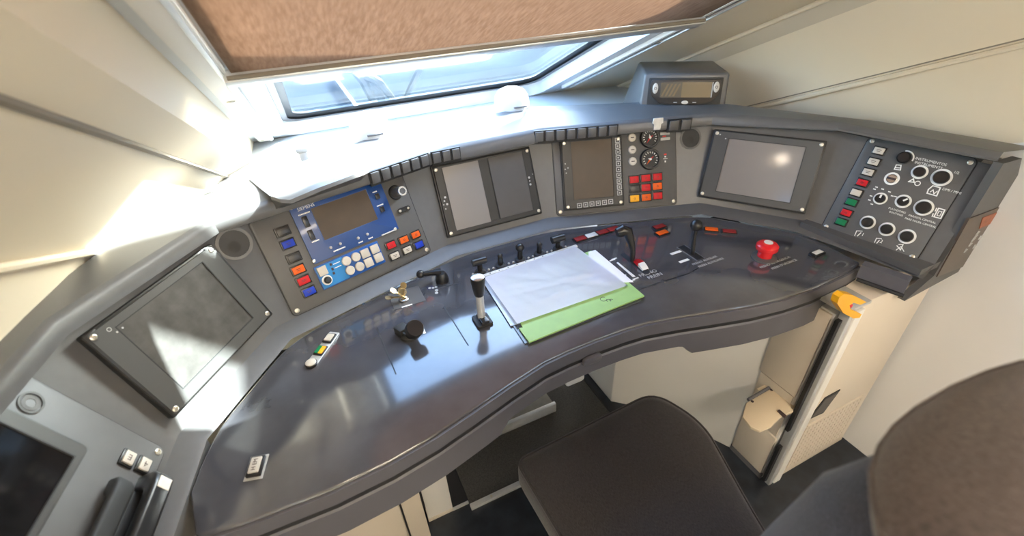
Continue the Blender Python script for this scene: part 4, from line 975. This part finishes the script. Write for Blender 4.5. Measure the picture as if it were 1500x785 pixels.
# button with letters at lower left
pA, pB = V(dz(372, 699)), V(dz(380, 672)); an = math.degrees(math.atan2(pB.y - pA.y, pB.x - pA.x))
Fs = DF @ Matrix.Translation((*dz(376, 685), 0)) @ Matrix.Rotation(R(an), 4, 'Z')
t = Thing('letter_button', 'white lettered push button in black frame at left end of the desk', 'button', Fs)
t.b('button_frame', 'black', -.021, .021, -.0135, .0135, 0, .008, bev=.001); kb = t.b('button_cap', 'cream', -.0165, .0165, -.0095, .0095, .007, .0115, bev=.001)
t.text('H EM', 'ink', 0, 0, .0117, .011, 0, kb)
bm = bmesh.new(); box(bm, -.026, .026, -.017, .017, 0, .0015); t.part('mount_plate', bm, 'grey')

# ------------------------------------------------------------------ papers
zc_ = .006
CREASE = [(random.random(), random.random(), math.cos(a), math.sin(a), random.choice((-1, 1)) * random.uniform(.5, 1.1)) for a in [random.uniform(0, 3.14) for _ in range(16)]]
def quadslab(pix, z0, z1, n=1, wob=0):
    c = [V(dz(*p, z1)) for p in pix]; bm = bmesh.new()
    if n == 1: prism(bm, [tuple(p) for p in c], z0, z1); return bm
    g = []
    for j in range(n + 1):
        row = []
        for i in range(n + 1):
            u, v = i / n, j / n; p = c[0].lerp(c[1], u).lerp(c[3].lerp(c[2], u), v)
            ed = min(u, 1 - u, v, 1 - v) * 4
            cr = sum(max(0, 1 - abs((u - cx_) * ca + (v - cy_) * sa) * 16) * k_ for cx_, cy_, ca, sa, k_ in CREASE)
            row.append((p.x, p.y, z1 + wob * min(1, ed) * (math.sin(u * 7 + v * 3) * .4 + math.sin(v * 11 - u * 4) * .4 + cr + random.uniform(-.12, .12))))
        g.append(row)
    sheet(bm, g); bmesh.ops.solidify(bm, geom=bm.faces[:], thickness=-.0008); bmesh.ops.recalc_face_normals(bm, faces=bm.faces); return bm
t = Thing('clear_binder', 'flat dark see-through binder lying under the papers at middle of the desk', 'binder', DF, 0, .98)
bm = quadslab([(769, 503), (940, 440), (846, 362), (704, 407)], .0, .004); t.part('back_cover', bm, 'binder')
bm = bmesh.new(); s0, s1 = V(dz(706, 404, .009)), V(dz(845, 359, .009)); d = (s1 - s0).normalized(); n_ = V((-d.y, d.x)) * .006
prism(bm, [tuple(s0 - n_), tuple(s1 - n_), tuple(s1 + n_), tuple(s0 + n_)], .004, .009, .001); sp = t.part('spine_strip', bm, 'label', label='white spine strip with punched holes')
for k in range(7):
    c = s0.lerp(s1, .08 + .09 * k); bm = bmesh.new(); cyl(bm, c.x, c.y, .0022, .0088, .0095, 10); t.part('punched_hole', bm, 'groove', sp)
bm = quadslab([(748, 477), (790, 466), (742, 395), (706, 410)], .004, .0055); t.part('plastic_sleeve', bm, 'sleeve', label='bluish clear plastic sleeve edge')
o = obj('green_folder', quadslab([(775, 501), (944, 433), (866, 367), (735, 410)], .0055, .0095), 'folder', mw=DF, label='light green cardboard folder under the white sheets', cat='folder')
bm = bmesh.new(); a = [V(dz(775, 501, .0096)), V(dz(760, 480, .0096)), V(dz(770, 479, .0096))]; prism(bm, [tuple(p) for p in a], .006, .0092); obj('folded_corner', bm, 'folder', o)
bm = bmesh.new()
cx_, cy_ = dz(884, 438, .0098); ring(bm, cx_, cy_, .008, .0094, .0093, .0099, 20, 30, 330); ring(bm, cx_ + .009, cy_ - .012, .005, .0064, .0093, .0099, 16, -60, 200); ring(bm, cx_ + .016, cy_ - .014, .004, .0054, .0093, .0099, 14, 0, 220)
obj('handwriting', bm, 'ink', o)
bm = quadslab([(864, 414), (928, 413), (872, 366), (862, 369)], .0097, .0105); obj('white_sheet', bm, 'paper', mw=DF, label='single white sheet peeking out right of the green folder', cat='paper')
obj('white_sheet', quadslab([(757.5, 474), (919.5, 418), (843, 360.5), (709, 406)], .011, .0145, 40, .0017), 'paper', mw=DF, label='crumpled white paper on top of the green folder', cat='paper')

# ------------------------------------------------------------------ below the desk: cabinets, foot plate
ZF = -.15                                         # cab floor
def wall_box(t, name, m, pts, z0, z1, bev=.003, label=None):
    bm = bmesh.new(); prism(bm, pts, z0, z1, bev); return t.part(name, bm, m, label=label)
t = Thing('right_pedestal', 'cream angular pedestal under the right of the desk carrying a fold-down tray', 'cabinet', Matrix(), .72, .95, ZF)
ped = [(.709, .535), (.709, .680), (.555, .971), (.418, 1.097), (.418, 1.30), (.78, 1.30), (.78, .535)]
wall_box(t, 'carcass', 'cabw', ped, ZF, .665)
t.b('side_panel', 'cab', .701, .710, .540, .678, .31, .66, bev=.002)
t.b('side_panel', 'cab', .701, .710, .540, .678, ZF + .03, .09, bev=.002)
t.b('niche', 'cab', .705, .7105, .545, .672, .095, .305)
t.b('plinth', 'seal', .704, .712, .535, .682, ZF, ZF + .03)
zt = .27
def ht(px, py): p = hz(px, py, zt); return (p.x, p.y)
pts = [ht(1093, 590), ht(1139, 563), ht(1150, 572), ht(1168, 594), ht(1162, 602), ht(1144, 610), ht(1130, 624), ht(1114, 631), ht(1100, 625), ht(1088, 610)]
tr = Thing('fold_down_tray', 'small beige fold-down tray hinged on the side of the right pedestal', 'tray', Matrix(), *ht(1125, 597), zt)
bm = bmesh.new(); prism(bm, pts, zt - .012, zt, .003); tr.part('tray_top', bm, 'tray')
p0, p1 = ht(1140, 602), ht(1150, 611); bm = bmesh.new(); tube(bm, [(*p0, zt + .002), (*p1, zt + .002)], .006, 8); tr.part('notch', bm, 'ink')
p0, p1 = V(ht(1096, 585)), V(ht(1136, 562)); bm = bmesh.new(); tube(bm, [(*p0, zt - .002), (*p1, zt - .002)], .006, 8); tr.part('hinge', bm, 'seal')
for p in ((1102, 588), (1130, 571)):
    a = ht(*p); bm = bmesh.new(); cyl(bm, *a, .005, zt - .001, zt + .001, 10); tr.part('rivet', bm, 'ink')
pm = V(ht(1116, 574)); bm = bmesh.new(); box(bm, min(pm.x, .706), max(pm.x, .706), pm.y - .02, pm.y + .02, zt - .016, zt - .004); tr.part('bracket', bm, 'tray')

GY = .508
t = Thing('corner_post', 'tall aluminium channel post at the right end of the desk', 'post', Matrix(), .73, GY, ZF)
t.b('channel', 'alu', .709, .729, GY - .008, GY + .020, ZF, .690, bev=.003); t.b('channel', 'cabw', .733, .768, GY - .011, GY + .020, ZF, .690, bev=.003)
t.b('gap', 'groove', .693, .708, GY + .004, GY + .016, .17, .66); t.b('gap', 'groove', .693, .708, GY + .004, GY + .016, ZF + .02, .08); t.b('slot', 'seal', .728, .734, GY - .004, GY + .018, ZF, .690)
t = Thing('grille_cabinet', 'cream cabinet with a grille and dark handle recess right of the post', 'cabinet', Matrix(), .95, GY, ZF)
t.b('carcass', 'cab', .770, 1.135, GY, .80, ZF, .700, bev=.004)
gF = frame((0, GY, 0), (1, 0, 0), (0, -1, 0))
def gp_(px, py): return on(gF, px, py)
dr = [gp_(1183, 614), gp_(1205, 604), gp_(1230, 570), gp_(1208, 582)]
bm = bmesh.new(); prism(bm, dr, -.002, .003); bmesh.ops.transform(bm, matrix=gF, verts=bm.verts); t.part('recess_frame', bm, 'groove')
c = sum((V(p) for p in dr), V((0, 0))) / 4; bm = bmesh.new(); prism(bm, [tuple(c + (V(p) - c) * .82) for p in dr], .002, .0036); bmesh.ops.transform(bm, matrix=gF, verts=bm.verts); t.part('recess', bm, 'screen')
g0, g1, gz0, gz1 = .791, 1.087, -.095, .146
t.b('grille_backing', 'seal', g0, g1, GY - .0015, GY + .0005, gz0, gz1)
for k in range(16): t.b('grille_bar', 'cab', g0 + k * (g1 - g0) / 15 - .006, g0 + k * (g1 - g0) / 15 + .006, GY - .006, GY, gz0, gz1)
for k in range(12): t.b('grille_bar', 'cab', g0, g1, GY - .0055, GY - .0005, gz0 + k * (gz1 - gz0) / 11 - .006, gz0 + k * (gz1 - gz0) / 11 + .006)
# yellow hook
t = Thing('yellow_hook', 'yellow forked plastic catch with a red button on top of the post', 'catch', Matrix(), .71, GY - .01, .70)
hF = frame((0, GY - .012, 0), (1, 0, 0), (0, -1, 0))
def hk(px, py): return on(hF, px, py)
cpts = [(1222, 442), (1225, 433), (1232, 428), (1245, 430), (1265, 440), (1256, 444), (1246, 441), (1240, 445), (1242, 451), (1248, 454), (1258, 458), (1255, 463), (1246, 464), (1231, 456)]
bm = bmesh.new(); P_ = [hk(*p) for p in cpts]; half = 7
prism(bm, P_, -.010, .008); bmesh.ops.transform(bm, matrix=hF, verts=bm.verts); t.part('fork', bm, 'yellow')
c = hk(1243, 449); bm = bmesh.new(); cyl(bm, c[0], c[1], .010, -.010, .004, 18); bmesh.ops.transform(bm, matrix=hF, verts=bm.verts); t.part('release_button', bm, 'red', label='red button')
c = hk(1235, 448); bm = bmesh.new(); cyl(bm, c[0], c[1], .007, -.010, .006, 14); bmesh.ops.transform(bm, matrix=hF, verts=bm.verts); t.part('pin', bm, 'steel')
bm = bmesh.new(); box(bm, .690, .80, GY - .004, .585, .692, .703, .003); t.part('mount_plate', bm, 'grey')

t = Thing('left_cabinet', 'cream cabinet with a door under the left of the desk', 'cabinet', Matrix(), -.74, .9, ZF)
t.b('carcass', 'cab', -1.04, -.493, .894, 1.3, ZF, .64, bev=.003)
t.b('door', 'cab', -1.0, -.564, .887, .895, ZF + .06, .60, bev=.002); t.b('door_gap', 'groove', -.561, -.555, .890, .8945, ZF + .04, .61)
t = Thing('narrow_cabinet', 'narrow cream cabinet strip beside the foot plate', 'cabinet', Matrix(), -.44, .95, ZF)
t.b('carcass', 'cabw', -.485, -.391, .950, 1.3, ZF + .012, .64, bev=.003); t.b('plinth', 'cab', -.485, -.391, .946, .956, ZF, ZF + .014)
t.b('side_gap', 'groove', -.492, -.484, .941, .953, ZF + .1, .5)
t = Thing('foot_plate', 'dark gritty foot plate on the floor under the desk with steel front edge', 'foot plate', Matrix(), 0, 1.1, ZF)
t.b('plate', 'footp', -.328, .371, .927, 1.35, ZF, ZF + .012); t.b('edge_strip', 'alu', -.330, .371, .915, .935, ZF, ZF + .015, bev=.001)
for x in (-.246, .248):
    bm = bmesh.new(); cyl(bm, x, .925, .005, ZF + .0145, ZF + .0165, 10); t.part('rivet', bm, 'screw')
t.b('side_gap', 'groove', -.388, -.330, .952, 1.35, ZF, ZF + .006); t.b('side_edge', 'alu', -.391, -.330, .945, .953, ZF, ZF + .010)
t.b('right_edge', 'black', .371, .380, .927, 1.35, ZF, ZF + .02)
t = Thing('foot_rest', 'raised foot rest bar with metal lip at the middle of the foot plate', 'foot rest', Matrix(), -.02, 1.19, ZF + .012)
t.b('block', 'footb', -.205, .160, 1.170, 1.32, ZF + .012, ZF + .055, bev=.004); t.b('front_lip', 'alu', -.213, .166, 1.154, 1.172, ZF + .012, ZF + .063, bev=.003)

# ------------------------------------------------------------------ driver seat
def cushion(P, z0, z1, rr, dome=.012, bev=.03, n=None):
    bm = bmesh.new(); prism(bm, P, z0, z1, bev, 4); return bm
def pillow(bm, outline, lift, steps=(0, .35, .65, .85, .96, 1.0)):
    """closed cushion: outline(s) ring of (x,y) shrunk towards centre with rising z, both sides"""
    c = sum((V(p) for p in outline), V((0, 0))) / len(outline); rings = []
    for s, z in lift:
        rings.append([bm.verts.new((*(c + (V(p) - c) * s), z)) for p in outline])
    n_ = len(outline); fs = []
    for a, b in zip(rings, rings[1:]): fs += [bm.faces.new((a[k], a[(k + 1) % n_], b[(k + 1) % n_], b[k])) for k in range(n_)]
    fs += [bm.faces.new(rings[0][::-1]), bm.faces.new(rings[-1])]
    bmesh.ops.recalc_face_normals(bm, faces=fs)
st = Thing('driver_chair', 'dark fabric driver chair with separate backrest and brown headrest at lower right', 'chair', Matrix(), 0, .42, -.15)
ol = []
corners = [(-.248, .672, .035), (.228, .690, .06), (.280, .54, .07), (.20, .30, .05), (.165, .17, .05), (-.20, .17, .06), (-.235, .4, .05)]
def roundpoly(cs, k=6):
    out = []; n_ = len(cs)
    for i, (x, y, r) in enumerate(cs):
        p = V((x, y)); a = V(cs[i - 1][:2]); b = V(cs[(i + 1) % n_][:2]); A_ = p + (a - p).normalized() * r; B_ = p + (b - p).normalized() * r
        for j in range(k + 1): s = j / k; out.append(tuple(A_.lerp(p, s).lerp(p.lerp(B_, s), s)))
    return out
ol = roundpoly(corners)
bm = bmesh.new(); pillow(bm, ol, [(.90, .33), (.975, .34), (1.0, .37), (1.0, .42), (.985, .438), (.955, .448), (.90, .453), (.7, .457), (.4, .459)]); st.part('seat_cushion', bm, 'seat')
bm = bmesh.new(); tube(bm, [(p[0] * .985, .4 + (p[1] - .4) * .985, .441) for p in ol] + [(ol[0][0] * .985, .4 + (ol[0][1] - .4) * .985, .441)], .004, 6); st.part('seam_piping', bm, 'seat')
st.b('seat_base', 'blackm', -.20, .20, .2, .58, .22, .345, bev=.02)
bm = bmesh.new(); lathe(bm, [(.2, -.15), (.2, -.13), (.08, -.12), (.07, .23)], 0, .40, 28); st.part('pedestal', bm, 'blackm')
bm = bmesh.new(); tube(bm, [(-.20, .50, .31), (-.27, .51, .31), (-.285, .44, .31), (-.285, .38, .31)], .012, 10); st.part('adjust_lever', bm, 'black')
# backrest: thick upholstered body rising from the rear of the cushion
bm = bmesh.new()
sections = [(.40, -.09, .10, .20), (.6, -.10, .085, .20), (.8, -.10, .065, .19), (.95, -.10, .05, .18), (1.08, -.095, .036, .168), (1.125, -.085, .022, .145), (1.15, -.07, .0, .105), (1.158, -.05, -.02, .05)]
rings = []
for z, y0, y1, hw in sections:
    r_ = min(.05, (y1 - y0) * .45); rings.append([bm.verts.new((p[0], p[1], z)) for p in rrect(-hw, hw, y0, y1, r_, 5)])
n_ = len(rings[0]); fs = []
for a, b in zip(rings, rings[1:]): fs += [bm.faces.new((a[k], a[(k + 1) % n_], b[(k + 1) % n_], b[k])) for k in range(n_)]
fs += [bm.faces.new(rings[0][::-1]), bm.faces.new(rings[-1])]; bmesh.ops.recalc_face_normals(bm, faces=fs); bmesh.ops.transform(bm, matrix=Matrix.Translation((0, .05, 0)) @ Matrix.Rotation(R(-18), 4, 'Z'), verts=bm.verts); st.part('backrest', bm, 'seatb', label='blue-black fabric backrest')
# headrest: brown padded pad, tilted back, on two posts
HN = V((-.12, .40, .90)).normalized(); HO = V((-.03, .05, 1.225))
HF = frame(HO, V((1, 0, .12)), HN)
hp = [(1285, 800), (1272, 740), (1270, 700), (1283, 660), (1305, 630), (1340, 600), (1395, 567), (1450, 543), (1500, 528)]
hl = [on(HF, *p) for p in hp]
far = [on(HF, *p) for p in ((1600, 520), (1680, 600), (1660, 760), (1560, 900), (1400, 900))]
ho = hl[::1] + far
bm = bmesh.new(); pillow(bm, ho, [(.86, -.075), (.95, -.07), (.99, -.05), (1.0, -.025), (.995, -.008), (.975, .0), (.93, .004), (.8, .010), (.5, .016)])
bmesh.ops.transform(bm, matrix=HF, verts=bm.verts); hd = st.part('headrest', bm, 'head', label='brown fabric headrest')
c_ = sum((V(p) for p in ho), V((0, 0))) / len(ho)
bm = bmesh.new(); pts = [HF @ V((*(c_ + (V(p) - c_) * .955), .0025)) for p in ho]; tube(bm, pts + [pts[0]], .0022, 6); st.part('seam_piping', bm, 'head', hd)
hc = HF @ V((c_.x, c_.y, -.07))
for dx in (-.05, .05):
    bm = bmesh.new(); tube(bm, [(hc.x + dx, hc.y, hc.z), (dx, .04, 1.08)], .008, 10); st.part('headrest_post', bm, 'steel')

# ------------------------------------------------------------------ outside
bm = bmesh.new(); box(bm, -30, 30, 2.5, 90, -1.3, -1.2); struct('ground_1', bm, 'ballast')
# train nose below the windscreen
bm = bmesh.new(); g = []
for j in range(9):
    v = j / 8; row = []
    for i in range(13):
        u = i / 12 * 2 - 1; y = 2.38 + v * 2.2; z = .55 - .25 * v - .9 * v ** 3 - .25 * u * u - .1 * u ** 4
        row.append((u * (1.35 - .5 * v * v), y, z))
    g.append(row)
sheet(bm, g); obj('train_nose', bm, 'nose', label='pale painted train nose sloping away outside the windscreen', cat='train nose')
def outtube(t, name, pix, off, rad, m='wiper'):
    bm = bmesh.new(); P_ = [hit(*p, ws(0, EW + off, 0), E) for p in pix]; tube(bm, P_, rad, 8); return t.part(name, bm, m)
p_ = hit(585, 170, ws(0, EW + .14, 0), E)
t = Thing('wiper', 'dark windscreen wiper with twin arms outside the glass', 'wiper', Matrix(), *p_)
outtube(t, 'arm', [(588, 158), (600, 130), (620, 90), (636, 50)], .14, .014); outtube(t, 'arm', [(592, 150), (612, 105), (625, 80)], .15, .010)
outtube(t, 'linkage', [(548, 150), (530, 115), (517, 98), (522, 88), (540, 82)], .17, .021); outtube(t, 'linkage', [(575, 145), (555, 120), (528, 105)], .17, .018)
outtube(t, 'spindle', [(548, 165), (580, 158)], .15, .018)
t = Thing('catenary_mast', 'pale mast standing outside beyond the windscreen', 'mast', Matrix(), .9, 9, -1.2)
t.b('pole', 'concw', .82, 1.05, 9, 9.25, -1.2, 5, bev=.01); t.b('foot', 'concw', .78, 1.25, 8.8, 9.45, -1.2, -1.0, bev=.01)
bm = bmesh.new(); box(bm, -4.6, -2.6, 3, 60, -1.2, -.2); obj('platform', bm, 'concw', label='pale station platform outside at left', cat='platform')
bm = bmesh.new(); box(bm, -2.0, -1.2, 6, 60, -1.2, -1.17); obj('grass_verge', bm, 'grass', label='green verge along the track outside', cat='verge')
for x in (-.72, .72):
    bm = bmesh.new(); box(bm, x - .035, x + .035, 4, 80, -1.2, -1.05); obj('rail', bm, 'steel', label='steel running rail ahead of the train, ' + ('left' if x < 0 else 'right') + ' one', cat='rail', group='running rails')

# unseen post and board added to block sun from the left display and desk
pv = V((SUN.y, -SUN.x, 0)).normalized(); hv = V((SUN.x, SUN.y, 0)).normalized(); c = pv * -1.251 + hv * 2.1
t = Thing('shade_post', 'unseen grey post added beside the cab to block part of the sun', 'post', Matrix(), c.x, c.y, -1.2)
bm = bmesh.new(); lathe(bm, [(.16, -1.2), (.16, -1.15), (.073, -1.1), (.072, 4.0)], c.x, c.y, 24); t.part('pole', bm, 'alu')
t.b('shade_post_head', 'plate', c.x - .15, c.x + .55, c.y - .12, c.y + .12, 4.0, 4.1, bev=.02)
F = frame((0, 0, 0), pv, hv * -1)
ex = F.inverted() @ c
bm = bmesh.new(); box(bm, ex.x + .05, ex.x + .50, .95, 2.145, ex.z, ex.z + .02, .004)  # board added on the post to keep the sun off the desk
bmesh.ops.transform(bm, matrix=F, verts=bm.verts); t.part('shade_board', bm, 'plate', label='grey board added to shade the desk')
